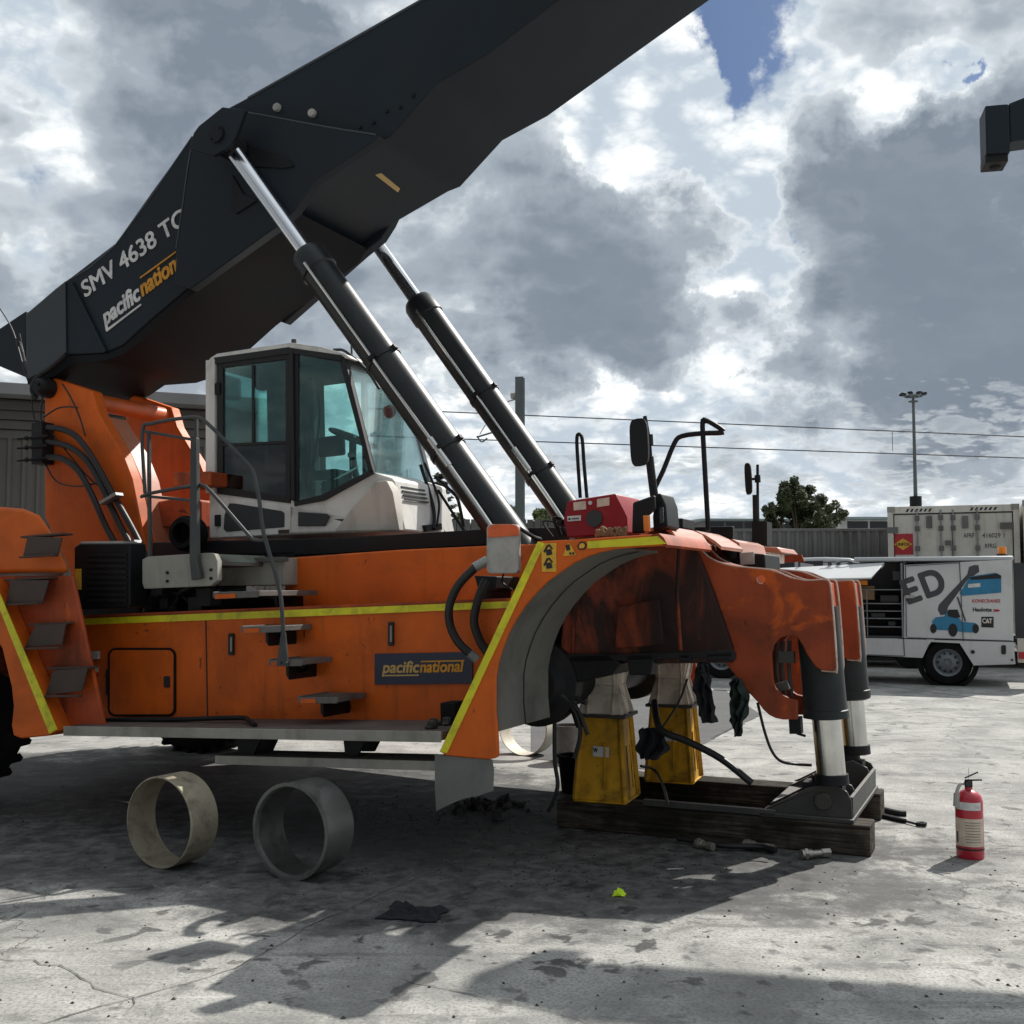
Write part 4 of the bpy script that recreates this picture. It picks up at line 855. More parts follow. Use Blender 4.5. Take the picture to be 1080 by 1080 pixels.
b_ = MF(); b_.pp([(594,586.5),(599,573),(601,573),(608,585.5)], -.005, -.001, 0); b_.build('warning_triangle', 'sticker_yellow', ff)
b_ = MF(); b_.pp([(601,582.5),(603,582.5),(603,585),(601,585)], -.0075, -.0055, 0); b_.pp([(604,582.5),(606,582.5),(606,585),(604,585)], -.0075, -.0055, 0); b_.pp([(597,575),(601,574),(602,580),(598,581)], -.0075, -.0055, 0); b_.build('pictogram', 'ink_black', ff)
b_ = MF(); b_.pp([(609,576),(612,571.5),(617,571.5),(619,575),(617,579.5),(611,580)], -.005, -.001, 0); b_.build('warning_sticker', 'ink_black', ff)
b_ = MF(); b_.pp([(611,576),(613,573),(616,573),(617.5,575.5),(616,578),(612,578.5)], -.0075, -.0055, 0); b_.build('pictogram', 'sticker_yellow', ff)
# liner: sheet behind the arch
xa = F.xz(arch[2:17], 0)
b_ = MF(); inn = []
for i, (x_, z_) in enumerate(xa):
    a = xa[max(0,i-1)]; c2 = xa[min(len(xa)-1,i+1)]; d = Vector((c2[0]-a[0], c2[1]-a[1])).normalized(); inn.append((x_-(-d.y)*-.012, z_+d.x*.012))
b_.prism(xa+inn[::-1], .031, .75); ln = b_.build('arch_liner', 'grey_liner', rs)
b_ = MF(); P = [Vector((x_, .38, z_)) for x_, z_ in xa]
b_.tube([p-Vector((-.004,0,.004)) for p in P], .003, 6, 1, curve=False); b_.build('liner_seam', 'ink_black', ln)
b_ = MF(); b_.pp([(459.5,795),(468,796.5),(519,801),(521,812),(520,834),(505,839),(490,842),(475,848),(461,855),(459.5,830)], .01, .024, .02); b_.build('mud_flap', 'grey_flap', rs)
# fender top sheet, nose
b_ = MF(); tp = F.xz([(567,571),(605,569),(695,563)], 0); b_.prism(tp+[(x_, z_-.02) for x_, z_ in tp][::-1], .03, .9); b_.prism(F.xz([(464,793),(567,571)], 0)+F.xz([(570,574),(468,795)], 0), .03, .12); b_.build('fender_top', 'orange_faded', rs)
b_ = MF(); tp = F.xz([(688,563.5),(695,562.5),(700,567),(704,574.5)], 0); b_.prism(tp+[(x_-.012, z_-.012) for x_, z_ in tp][::-1], .0, .9); b_.build('fender_nose', 'orange_faded', rs)
# frame box at front
b_ = MF()
bx = [(590,694),(594,640),(612,600),(650,575),(690,573),(731,572),(752,625),(772,683),(772,699),(690,700)]
ylv = [1.05,1.05,1.05,1.05,1.05,1.30,1.30,1.30,1.30,1.05]
q0 = [L(a, c2, y_) for (a, c2), y_ in zip(bx, ylv)]
b_.hexa([tuple(p) for p in q0], [(p.x, 3.0-.0*(p.y), p.z) for p in q0]); fb = b_.build('front_frame', 'orange_sooty', rs, .01)
b_ = MF(); b_.pp([(600,692),(772,686),(773,692),(690,696),(600,699)], 1.0, 1.045, 1.0); b_.build('bottom_flange', 'black_steel', fb, .004)
plate = [(731,571),(738,579),(746,587),(756,592.5),(767,596),(779,598),(791,599),(811,601),(822,604.5),(834,609.5),(849,612.5),(868,611.5),(873,612.5),(875,618),(878,645),(882,704),(879,708),(866,707),(860,703),(851,690),(846,680),(841.5,673),(836,670.5),(830,670.5),(822,673),(816,680),(813.5,690),(815,716),(818,726),(824,732),(832,737),(841,739),(841,759),(826,759),(818,757.5),(811,754),(805,748.5),(799,740.5),(790,731),(779,717),(767,702),(760,690)]
for y0, y1 in ((1.36,1.40),(1.63,1.67),(2.45,2.49),(2.72,2.76)):
    b_ = MF(); b_.pp(plate, y0, y1, 1.36); lp = b_.build('leg_plate', 'orange_faded', rs, .006)
    b_ = MF(); ex_ = F.xz(plate[1:18], 1.36); b_.tube([(x_+.001, y0+.012, z_) for x_, z_ in ex_], .008, 6, 2); b_.build('sunlit_worn_edge', 'sunlit_worn_edge', lp)  # pale tube paints the sunlit line along the worn plate edge
b_ = MF()
tp = F.xz([(760,593),(779,597.5),(811,600.5)], 1.36); b_.prism(tp+[(x_, z_-.015) for x_, z_ in tp][::-1], 1.401, 1.629); b_.prism(tp+[(x_, z_-.015) for x_, z_ in tp][::-1], 2.491, 2.719)
b_.build('plate_web', 'orange_faded', rs)
b_ = MF(); b_.pp([(776,600),(800,602),(800,700),(776,700)], 1.68, 2.44, 1.36); b_.build('cross_member', 'orange_sooty', rs)
b_ = MF(); p_ = L(803,611,1.36); b_.cyl(p_+Vector((0,-.004,0)), p_+Vector((0,-.0005,0)), .026); ih = b_.build('lit_hole_disc', 'reflector_orange', rs)  # bright orange disc paints the lit view through a hole
b_ = MF(); b_.tube([p_+Vector((math.cos(R(a))*.027, -.003, math.sin(R(a))*.027)) for a in range(150, 300, 15)], .004, 6, 2); b_.build('hole_rim', 'sunlit_worn_edge', ih)
for y0 in (1.401, 2.491):
    b_ = MF(); cv_ = F.xz([(866,613.5),(872.5,615),(876,645),(880,703),(874,703),(870,645)], 1.36); b_.prism(cv_, y0, y0+.228); b_.build('sleeve_cover', 'orange_faded', rs)
# behind the slot: pipes
b_ = MF()
for a in (820,826,833): b_.tube([L(a,676,1.5), L(a-1,700,1.48), L(a+2,735,1.5)], .012, 8)
b_.bar(L(822,693,1.45), L(838,693,1.45), .05, .07); b_.bar(L(820,725,1.45), L(832,722,1.45), .05, .05); b_.build('slot_pipes', 'foot_steel', rs)
for q_ in ([(604,689),(606,640),(628,592)], [(716,578),(714,630),(718,686)]):
    b_ = MF(); b_.tube([L(a_, c2, 1.035) for a_, c2 in q_], .012, 6, curve=False); b_.build('frame_rib', 'orange_sooty', fb)
b_ = MF(); b_.pp([(652,640),(694,632),(700,680),(648,684)], 1.02, 1.048, 1.02); b_.build('wear_plate', 'orange_sooty', fb, .006)
for q_ in ([(745,689),(772,688),(772,697),(745,697)], [(716,690),(728,690),(728,698),(716,698)], [(660,690),(690,690),(686,712),(664,712)]):
    b_ = MF(); b_.pp(q_, 1.0, 1.12, 1.0); b_.build('frame_lug', 'black_steel', fb, .006)
# top of the front: sunlit cowl pieces
def cowl(pts, y0, y1, yref, th=.02, name='deck_cowl', m='orange_sunlit'):
    tp = F.xz(pts, yref); mb = MF(); mb.prism(tp+[(x_-.004, z_-th) for x_, z_ in tp][::-1], y0, y1); return mb.build(name, m, rs)
cowl([(690,566),(702,559),(712,556.5),(722,561),(729,570),(733,573)], .62, 1.30, .9)
cowl([(712,556.5),(724,558),(735,563),(745,569),(752,575)], 1.31, 1.9, 1.1)
cowl([(736,570),(758,568),(765,567.5),(772,571),(774,578),(776,590)], 1.9, 2.7, 1.7)
b_ = MF(); b_.pp([(757,590),(780,582),(796,583),(797,600),(772,598)], 1.8, 2.3, 1.5); b_.build('lamp_housing', 'black_paint', rs, .01)
b_ = MF(); b_.box(L(781,590,1.8).x, L(796,590,1.8).x, 1.78, 1.80, L(781,596,1.8).z, L(781,583,1.8).z); b_.build('socket_plate', 'mirror_back', rs, .003)
b_ = MF(); b_.pp([(703,547),(720,546.5),(720,557),(703,557)], 1.5, 1.8, 1.5); b_.build('deck_box', 'black_paint', rs, .006)
b_ = MF(); b_.pp([(727,556),(773,555),(773,572),(727,573)], 2.4, 2.45, 2.4); b_.build('deck_plate', 'black_paint', rs, .006)
b_ = MF(); b_.pp([(779,576),(820,577),(825,583),(784,580)], 3.2, 3.9, 3.2); b_.build('far_fender_top', 'orange_sunlit', rs, .01)
b_ = MF(); b_.pp([(784,583),(812,582),(812,593),(784,593)], 3.2, 3.8, 3.2); b_.build('far_fender_face', 'jack_cream', rs, .01)
# far fender (mirrored shape, mostly hidden)
b_ = MF(); b_.pp([(464,793),(567,571),(605,569),(695,563)]+arch[::-1]+[(521,800),(515,801),(470,797)], 4.1, 4.13, 0); b_.build('far_fender', 'orange_faded', rs)
# front axle
b_ = MF(); b_.pp([(540,690),(640,690),(655,700),(645,712),(600,722),(560,716)], 1.0, 3.1, 1.0)
c_ = L(560,722,.9); b_.lathe([(0,0),(.16,0),(.2,.06),(.27,.08),(.27,.2),(.2,.24),(.17,1.9),(.27,1.95),(.27,2.1),(0,2.2)], c_, (0,1,0), 36); b_.build('front_axle', 'black_steel', rs, .006)
b_ = MF()
for pts in ([(585,745),(585,800),(588,830),(578,856)], [(566,720),(600,742),(612,770),(606,800)], [(570,722),(606,745),(620,775)], [(590,735),(604,735),(618,742)]):
    b_.tube([L(a, c2, 1.0) for a, c2 in pts], .014, 8)
b_.tube([L(560,715,.9), L(600,740,1.0), L(612,765,1.1)], .03, 8); b_.build('axle_hose', 'hose_rubber', rs)

# --- support legs (part of machine)
def leg(yl, cx0, ytop, ycol, yb0, yb1, sc=1.0):
    tp_ = L(cx0, ytop, yl); dwn = Vector((.028,0,-1)).normalized()
    zc = L(cx0, ycol, yl).z; zb = L(cx0, yb0, yl).z; z1_ = L(cx0, yb1, yl).z; H = lambda z_: (tp_.z-z_)/1.0
    mb = MF(); mb.lathe([(0,0),(.128,0),(.128,H(zc)),(.136,H(zc)+.005),(.136,H(zc)+.05),(.128,H(zb)-.01),(.10,H(zb)),(0,H(zb))], tp_, dwn, 40); l_ = mb.build('support_leg', 'leg_paint', rs)
    mb = MF(); mb.lathe([(0,H(zb)-.02),(.086,H(zb)-.02),(.086,H(z1_)),(0,H(z1_))], tp_, dwn, 40); mb.build('chrome_stem', 'steel_bright', l_)
    mb = MF(); mb.lathe([(0,H(z1_)-.03),(.10,H(z1_)-.03),(.10,H(z1_)+.03),(0,H(z1_)+.03)], tp_, dwn, 32); mb.build('stem_collar', 'black_steel', l_)
leg(1.515, 861, 640, 748, 758, 821); leg(2.605, 888.5, 640, 727, 738, 790)
b_ = MF(); p_ = L(840,763,1.45); b_.box(p_.x-.04, p_.x+.03, 1.42, 1.5, p_.z-.06, p_.z+.04); b_.cyl(p_+Vector((0,0,-.06)), p_+Vector((.05,0,-.075)), .008, seg=8); b_.build('leg_switch', 'black_steel', rs)

# foot, level on timbers (world frame, not pitched)
FG = Frame((0,0,0), YAW, 0)
base = FG.I @ G(588,872); b2_ = FG.I @ G(918,905); yb_ = (base.y+b2_.y)/2
FT = Frame(FG.M @ Vector((base.x, yb_, 0)), YAW, 0)
Lt = b2_.x-base.x
mb = MB(FT); mb.box(0, Lt, 0, .24, 0, .18)
tag(mb.build('timber_beam', 'timber', None, .008, FT), 'weathered timber beam nearest the camera under the support foot and near jack stand', 'timber beam', 'timber beams under the foot')
fe = FT.Lz(929,866,0)
FT2 = Frame(FT.M @ Vector((-.1, fe.y, 0)), YAW, 0)
mb = MB(FT2); mb.box(0, fe.x+.1, 0, .24, 0, .18)
tag(mb.build('timber_beam', 'timber', None, .008, FT2), 'weathered timber beam farther back, under the far jack stand and far leg foot', 'timber beam', 'timber beams under the foot')
ft = FT.root('leg_foot'); ft.matrix_world = FT.M
tag(ft, 'grey steel foot with gussets and round pin under the two support legs', 'steel foot')
yA, yB = .05, fe.y+.2
fx0 = FT.L(802,868,yA).x; fx1 = FT.L(901,868,yA).x
mb = MB(FT); mb.box(fx0, fx1, yA-.03, yB, .181, .205); mb.build('base_plate', 'foot_steel', ft, .003)
gus = [(800,868),(802,861),(852,831),(876,826.5),(893,835),(898,845),(899,868)]
for y_ in (yA, yA+.22, yB-.27, yB-.05):
    mb = MB(FT); pts_ = FT.xz(gus, yA); pts_ = [(a, max(c2, .206)) for a, c2 in pts_]; mb.prism(pts_, y_, y_+.022); mb.build('gusset', 'foot_steel', ft, .003)
mb = MB(FT); mb.box(fx1-.03, fx1-.008, yA+.022, yB-.05, .206, .33); mb.build('end_plate', 'foot_steel', ft, .003)
for y_ in (yA, yB-.05+.022):
    mb = MB(FT); p_ = FT.L(868,845,yA); s_ = -1 if y_ == yA else 1
    mb.lathe([(0,.03),(.045,.03),(.052,.02),(.054,0),(0,0)], (p_.x, y_+(0 if s_<0 else 0), p_.z), (0,s_,0), 28); mb.build('pin', 'foot_steel', ft)
for y_ in (yA+.12, yB-.17):
    mb = MB(FT); p_ = FT.L(868,845,yA); mb.cyl((p_.x, y_-.09, p_.z), (p_.x, y_+.09, p_.z), .05); mb.cyl((p_.x, y_, p_.z), (p_.x, y_, p_.z+.14), .085); mb.box(p_.x-.13, p_.x+.11, y_-.08, y_+.08, p_.z+.04, p_.z+.10); mb.build('stem_knuckle', 'black_steel', ft, .004)
mb = MB(FT); mb.box(fx0-.75, fx0+.1, .02, .06, .185, .225); mb.build('tie_bar', 'foot_steel', ft, .004)

# jack stands
def stand(px, py, sc, lab):
    o = G(px, py, .18); Fs = Frame(o, YAW-4, 0); r = Fs.root('jack_stand'); tag(r, lab, 'jack stand', 'jack stands under the front axle')
    def frus(mb, a0, a1, z0, z1):
        mb.hexa([(-a0,-a0,z0),(a0,-a0,z0),(a0,a0,z0),(-a0,a0,z0)], [(-a1,-a1,z1),(a1,-a1,z1),(a1,a1,z1),(-a1,a1,z1)])
    mb = MB(Fs); frus(mb, .165*sc, .125*sc, .012, .55*sc)
    for sx, sy in ((-1,-1),(1,-1),(1,1),(-1,1)):
        mb.bar((sx*.168*sc,sy*.168*sc,.012), (sx*.128*sc,sy*.128*sc,.55*sc), .035, .035)
    mb.box(-.18*sc,.18*sc,-.18*sc,.18*sc,0,.014); mb.build('base', 'jack_yellow', r, .005)
    mb = MB(Fs); mb.tube([(.03*sc,-.155*sc,.10),(.03*sc,-.165*sc,.12),(.03*sc,-.155*sc,.36),(.01,-.145*sc,.38)], .008, 6); mb.bar((.172*sc,-.05*sc,.08),(.150*sc,-.05*sc,.36),.01,.01); mb.bar((.175*sc,.03*sc,.08),(.152*sc,.03*sc,.36),.008,.008); mb.build('rib', 'jack_yellow', r)
    mb = MB(Fs); mb.box(-.175*sc,.175*sc,-.175*sc,.175*sc,.551*sc,.572*sc); mb.build('middle_plate', 'foot_steel', r, .003)
    mb = MB(Fs)
    z0, zm, z1 = .573*sc, .76*sc, .88*sc
    frus(mb, .148*sc, .102*sc, z0, zm); frus(mb, .102*sc, .126*sc, zm+.001, z1)
    for ax in (0, 1):
        for sg_ in (-1, 1):
            for k in (-.085*sc, .085*sc):
                pr = [(.05*sc*sg_, z0), (.172*sc*sg_, z0), (.112*sc*sg_, zm), (.142*sc*sg_, z1), (.05*sc*sg_, z1)]
                if ax == 0: mb.hexa([(a, k-.006, z_) for a, z_ in pr], [(a, k+.006, z_) for a, z_ in pr])
                else: mb.hexa([(k-.006, a, z_) for a, z_ in pr], [(k+.006, a, z_) for a, z_ in pr])
    mb.box(-.135*sc,.135*sc,-.135*sc,.135*sc,z1+.001,z1+.018); mb.build('riser', 'jack_cream', r, .003)
    mb = MB(Fs); y_ = -.152*sc; mb.hexa([(-.05,y_-.005,.30),(.06,y_-.005,.295),(.06,y_+.002,.36),(-.05,y_+.002,.365)], [(-.05,y_-.007,.30),(.06,y_-.007,.295),(.06,y_,.36),(-.05,y_,.365)]); st = mb.build('label_plate', 'letter_white', r)
    return Fs, r, st, y_
F1, r1, st1, yy1 = stand(640, 842, 1.0, 'yellow jack stand with cream riser nearest the camera, on the near timber')
def ctext(Fx, parent, body, o, width, hh, yl, m, bold=.03):
    me = glyphs(body, bold)
    xs = [v.co.x for v in me.vertices]; x0_, x1_ = min(xs), max(xs)
    for v in me.vertices: v.co = Vector((o[0]+(v.co.x-x0_)/(x1_-x0_)*width, yl-(v.co.z+.5)*.0015, o[1]+v.co.y/.72*hh))
    me.name = 'lettering'; me.materials.clear(); me.materials.append(MATS[m]); t_ = bpy.data.objects.new('lettering', me); S.collection.objects.link(t_); t_.parent = parent; return t_
ctext(F1, st1, 'W', (-.045,.325), .03, .03, yy1-.0072, 'ink_black')
stand(711, 822, .98, 'yellow jack stand with cream riser farther back, on the far timber')

# ================================================================== things on the machine
Fc = Frame(F.M @ Vector((L(630,562,.7).x, .7, L(630,562,.7).z)), YAW, 2.4)
def MC(): return MB(Fc)
cr_ = Fc.root('power_pack'); tag(cr_, 'dark red metal power pack box with cream stickers on top of the front fender', 'power pack')
mb = MC(); mb.pp([(598,528.5),(649,520.5),(661,545),(662,562),(598,567),(594,548)], -.02, .42, -.02); body_ = mb.build('housing', 'red_paint', cr_, .008)
mb = MC(); c_ = Fc.L(627,547,-.02); mb.lathe([(0,-.008),(.05,-.012),(.052,0),(0,0)], c_, (0,1,0), 30); mb.build('fan_grille', 'dark_grey_plastic', cr_)
for q_ in ([(605,530),(618,528.5),(618.5,537),(605.5,538.5)], [(630,526.5),(643,524.5),(643,533),(630,535)]):
    mb = MC(); mb.pp(q_, -.026, -.021, -.02); mb.build('sticker', 'sticker_cream', cr_)
mb = MC(); mb.pp([(598.5,544.5),(613,543.5),(613,549),(599,550)], -.026, -.021, -.02); mb.build('sticker', 'letter_white', cr_)
mb = MC(); mb.pp([(600,546.5),(602,546.3),(602,548.3),(600,548.5)], -.029, -.0265, -.02); mb.pp([(603.5,546.8),(611,546.1),(611,547.1),(603.5,547.9)], -.029, -.0265, -.02); mb.build('sticker_print', 'ink_black', cr_)
mb = MC(); c_ = Fc.L(623,530.5,-.02); mb.cyl(c_, c_+Vector((0,-.012,0)), .012, seg=16); mb.build('gauge', 'letter_white', cr_)
mb = MC()
for i in range(7):
    a = random.uniform(578,600); mb.tube([Fc.L(a,566,.1), Fc.L(a-random.uniform(2,14),556-random.uniform(0,12),.05), Fc.L(a+8,552,.1), Fc.L(598,555+random.uniform(-8,8),.02)], .006, 6)
mb.build('cable', 'hose_rubber', cr_)
mb = MF()
random.seed(5)
for i in range(14):
    a = random.uniform(633,660); mb.tube([L(a,565,.3), L(a+random.uniform(-6,6),561-random.uniform(0,5),.3), L(a+random.uniform(-12,12),565,.35)], .010, 5)
o_ = mb.build('rope_scrap', 'cardboard', None, 0, F); tag(o_, 'tangled brown rope scraps lying before the red power pack', 'rope')

# headlamp housing and near mirror
b_ = MF(); b_.pp([(667,530),(690,522),(691,537),(682,545),(680,562),(666,563)], .42, .45, .42); b_.pp([(691,521),(697,520),(702,533),(704,556),(689,561),(688,545)], .50, .75, .5); hl = b_.build('headlight', 'black_paint', rs, .01)
b_ = MF(); b_.box(L(697,540,.5).x, L(701,540,.5).x, .47, .60, L(700,552,.5).z, L(700,535,.5).z); b_.build('lens', 'glass_clear', hl)
b_ = MF(); b_.box(L(680,550,.41).x, L(686,550,.41).x, .38, .41, L(680,561,.41).z, L(680,544,.41).z); b_.build('indicator', 'plastic_orange', hl, .004)
def mirror(px0, px1, py0, py1, yl, pole, nm='mirror', ang=0, w_=.035):
    mb = MF(); c0 = L((px0+px1)/2, (py0+py1)/2, yl); hw = (L(px1, py0, yl).x-L(px0, py0, yl).x)/2; hh = (L(px0, py0, yl).z-L(px0, py1, yl).z)/2
    pr = []
    for i in range(24):
        a = 2*math.pi*i/24; cc, ss_ = math.cos(a), math.sin(a)
        pr.append((math.copysign(abs(cc)**.5, cc)*hw, math.copysign(abs(ss_)**.5, ss_)*hh))
    d1 = Vector((math.cos(R(ang)), math.sin(R(ang)), 0)); d2 = Vector((-d1.y, d1.x, 0))
    mb.hexa([c0+d1*a+Vector((0,0,1))*c2 for a, c2 in pr], [c0+d1*a*.85+Vector((0,0,1))*c2*.9+d2*w_ for a, c2 in pr]) if False else mb.hexa([tuple(c0+d1*a+Vector((0,0,c2))) for a, c2 in pr], [tuple(c0+d1*a*.85+Vector((0,0,c2*.92))+d2*w_) for a, c2 in pr])
    o = mb.build(nm, 'black_steel', rs, .003)
    mb = MF()
    mb.tube([L(a, c2, y_) for a, c2, y_ in pole], .012, 8, 2); p_ = L(*pole[len(pole)//2]); mb.tube([c0+d2*w_, p_], .012, 8); mb.lathe([(0,-.03),(.025,-.03),(.025,.03),(0,.03)], p_, (0,0,1), 12)
    mb.build('mirror_arm', 'black_steel', o)
    return o
mirror(663,684,441,492, .52, [(680,439,.62),(684.5,464,.62),(686,485,.62)], ang=-12)
b_ = MF(); b_.tube([L(685,482,.62), L(687,500,.62), L(690,523,.62)], .024, 10); b_.build('mirror_post', 'black_steel', rs)
b_ = MF(); b_.tube([L(691,514,1.6), L(700,495,1.6), L(711,468,1.6), L(719,460,1.6), L(741,457,1.6), L(763,456,1.6), L(757,450,1.6), L(744,443,1.6), L(741,446,1.6), L(742,470,1.6), L(747,560,1.6)], .017, 8, 3)
b_.build('handrail', 'black_paint', rs)
b_ = MF(); b_.tube([L(612,525,1.5), L(609,480,1.5), L(608.5,461,1.5), L(611,458,1.5), L(614,463,1.5), L(616,490,1.5), L(619,525,1.5)], .013, 8, 3); b_.build('grab_hoop', 'black_paint', rs)
b_ = MF(); b_.tube([L(459,503,2.3), L(470,513,2.3), L(481,523,2.3), L(485,535,2.3), L(489,556,2.3)], .014, 8, 2); b_.tube([L(462,517,2.2), L(491,562,2.2)], .012, 8); b_.tube([L(455,546,2.2), L(472,565,2.2)], .012, 8); b_.build('handrail', 'black_paint', rs)
mirror(785,792.5,488,522, 3.66, [(799,490,3.75),(799,505,3.75),(799.5,575,3.75)], ang=-12, w_=.03)
b_ = MF(); b_.tube([L(797,522,3.75), L(798,575,3.75)], .028, 8); b_.pp([(793,550),(809,550),(809,575),(793,575)], 3.7, 3.9, 3.7); b_.build('mirror_post', 'black_steel', rs)
# near side mirror seen from the back (grey with orange top)
b_ = MF(); b_.pp(rrect(514.5,553,548.5,605,5), .30, .335, .32); nm_ = b_.build('rear_mirror', 'mirror_back', rs, .006)
b_ = MF(); b_.pp([(515,567),(515,558),(518,554),(523,553),(541,553),(546,555),(548,559),(547.5,565)], .290, .299, .3); b_.build('orange_cap', 'reflector_orange', nm_, .002)
b_ = MF(); b_.tube([L(548,557,.33), L(562,566,.4), L(570,569,.5)], .012, 8); b_.tube([L(531,604,.36), L(530,614,.4), L(537,620,.4), L(540,622,.45)], .006, 6); b_.build('mirror_arm', 'black_steel', nm_)
b_ = MF(); b_.pp([(500,607),(524,608),(522,621),(515,624),(514,633),(505,633),(504,622)], .56, .9, .56); b_.build('hose_manifold', 'black_steel', rs, .006)
b_ = MF()
b_.tube([L(512,593,.45), L(500,600,.4), L(483,618,.38), L(474,640,.38), L(475,660,.4), L(484,678,.42), L(499,692,.45)], .026, 10)
b_.tube([L(512,612,.5), L(505,630,.46), L(500,655,.46), L(506,675,.48), L(514,688,.5)], .026, 10); b_.build('hydraulic_hose', 'hose_rubber', rs)
b_ = MF(); b_.cyl(L(514,591,.45), L(500,599,.4), .030, seg=12); b_.build('hose_fitting', 'galvanised', rs)
b_ = MF(); b_.cyl(L(495,689,.44), L(503,696,.46), .028, seg=12); b_.build('hose_fitting', 'galvanised', rs)
b_ = MF(); b_.box(L(464,755,.3).x, L(480,755,.3).x, .3, .45, zt+.002, zt+.13); o_ = b_.build('oil_can', 'rubber', None, .01, F); tag(o_, 'small black can standing on the foot plate beside the front fender', 'can')
b_ = MF()
for i in range(9):
    p_ = Vector((L(random.uniform(448,463),765,.15).x, random.uniform(.1,.3), zt+.02)); b_.box(p_.x-.02, p_.x+.02, p_.y-.02, p_.y+.02, zt+.002, zt+random.uniform(.02,.05))
o_ = b_.build('bolt_pile', 'debris', None, .006, F); tag(o_, 'small heap of dirty bolts on the foot plate before the front fender', 'bolts')

# ================================================================== loose things on the ground
def ring(px, py, m, lab, R_=.258, Ln=.21, yaw=29, lip=False, th=.010):
    o = G(px, py); Fr = Frame(o, yaw, 0); mb = MB(Fr); ro, ri = R_, R_-th
    prof = [(ro-.004,0),(ro,.006),(ro,Ln-.006),(ro-.004,Ln),(ri,Ln),(ri,0)]
    if lip: prof = [(ro+.006,0),(ro+.006,.012),(ro-.006,.022),(ro,.05),(ro,Ln),(ri,Ln),(ri,.05),(ri-.012,.02),(ri-.004,0)]
    mb.lathe(prof, (0,0,R_), (0,1,0), 72, closedprof=True)
    ob = mb.build('steel_ring', m, None, 0, Fr, sharp=30); return tag(ob, lab, 'steel ring', 'steel wheel spacer rings')
ring(166,916.5,'ring_steel','rusty pale steel ring standing on edge, leftmost on the concrete before the machine')
ring(304.5,928,'ring_dark','dark grey steel ring standing on edge, right of the paler ring before the machine', Ln=.24, lip=True)
ring(551,797.5,'ring_cream','cream painted steel ring standing in sunlight beyond the front fender flap')
Fd = Frame(G(600,803), 10); mb = MB(Fd); mb.lathe([(.135,0),(.14,.004),(.14,.33),(.128,.33),(.128,.02),(0,.02),(0,0)], (0,0,0), (0,0,1), 40)
tag(mb.build('steel_drum', 'ring_dark', None, 0, Fd), 'short grey open drum standing behind the near jack stand', 'drum')
Fd = Frame(G(606,835), 20); mb = MB(Fd); mb.lathe([(0,0),(.10,0),(.13,.27),(.14,.27),(.14,.285),(.122,.285),(.095,.012),(0,.012)], (0,0,0), (0,0,1), 32)
tag(mb.build('bucket', 'rubber', None, 0, Fd), 'black plastic bucket left of the near jack stand', 'bucket')

# fire extinguisher
o = G(1023.5,904); Fx = Frame(o, 20); ex = Fx.root('fire_extinguisher'); tag(ex, 'red fire extinguisher with cream label standing on sunlit concrete', 'fire extinguisher')
MX = lambda: MB(Fx)
mb = MX(); mb.lathe([(0,0),(.076,0),(.078,.008),(.078,.33),(.070,.36),(.045,.385),(.022,.395),(.022,.41),(0,.41)], (0,0,0), (0,0,1), 40); mb.build('cylinder', 'ext_red', ex)
mb = MX(); mb.lathe([(.0785,.052),(.0795,.052),(.0795,.062),(.0785,.062)], (0,0,0), (0,0,1), 40, closedprof=True); mb.build('strap', 'ink_black', ex)
mb = MX(); mb.lathe([(.0788,.075),(.0796,.075),(.0796,.235),(.0788,.235)], (0,0,0), (0,0,1), 24, 195, 335, True); lb = mb.build('instruction_label', 'sticker_cream', ex)
mb = MX(); mb.lathe([(.0788,.285),(.0796,.285),(.0796,.33),(.0788,.33)], (0,0,0), (0,0,1), 24, 195, 320, True); mb.build('upper_label', 'letter_white', ex)
mb = MX()
for k in range(8): mb.lathe([(.0797,.10+k*.016),(.0801,.10+k*.016),(.0801,.103+k*.016),(.0797,.103+k*.016)], (0,0,0), (0,0,1), 16, 250, 315, True)
mb.lathe([(.0797,.09),(.0801,.09),(.0801,.155),(.0797,.155)], (0,0,0), (0,0,1), 4, 203, 216, True); mb.build('label_print', 'ink_grey', lb)
mb = MX(); mb.box(-.022,.022,-.014,.014,.41,.445); mb.bar((-.02,0,.448),(.075,0,.455),.022,.008); mb.bar((-.02,0,.46),(.055,0,.50),.022,.006); mb.build('handle', 'black_steel', ex, .002)
mb = MX(); mb.tube([(-.022,0,.43),(-.05,-.02,.42),(-.072,-.04,.36),(-.072,-.045,.31)], .010, 8); mb.tube([(-.068,-.045,.38),(-.07,-.047,.30)], .017, 10, taper=1.2); mb.build('discharge_hose', 'mirror_back', ex)
mb = MX(); mb.tube([(0,.0,.45),(.005,.0,.52)], .0012, 5); mb.lathe([(0,-.01),(.017,-.01),(.017,.0),(0,.0)], (0,-.014,.43), (0,1,0), 14); mb.build('pressure_gauge', 'dark_grey_plastic', ex)

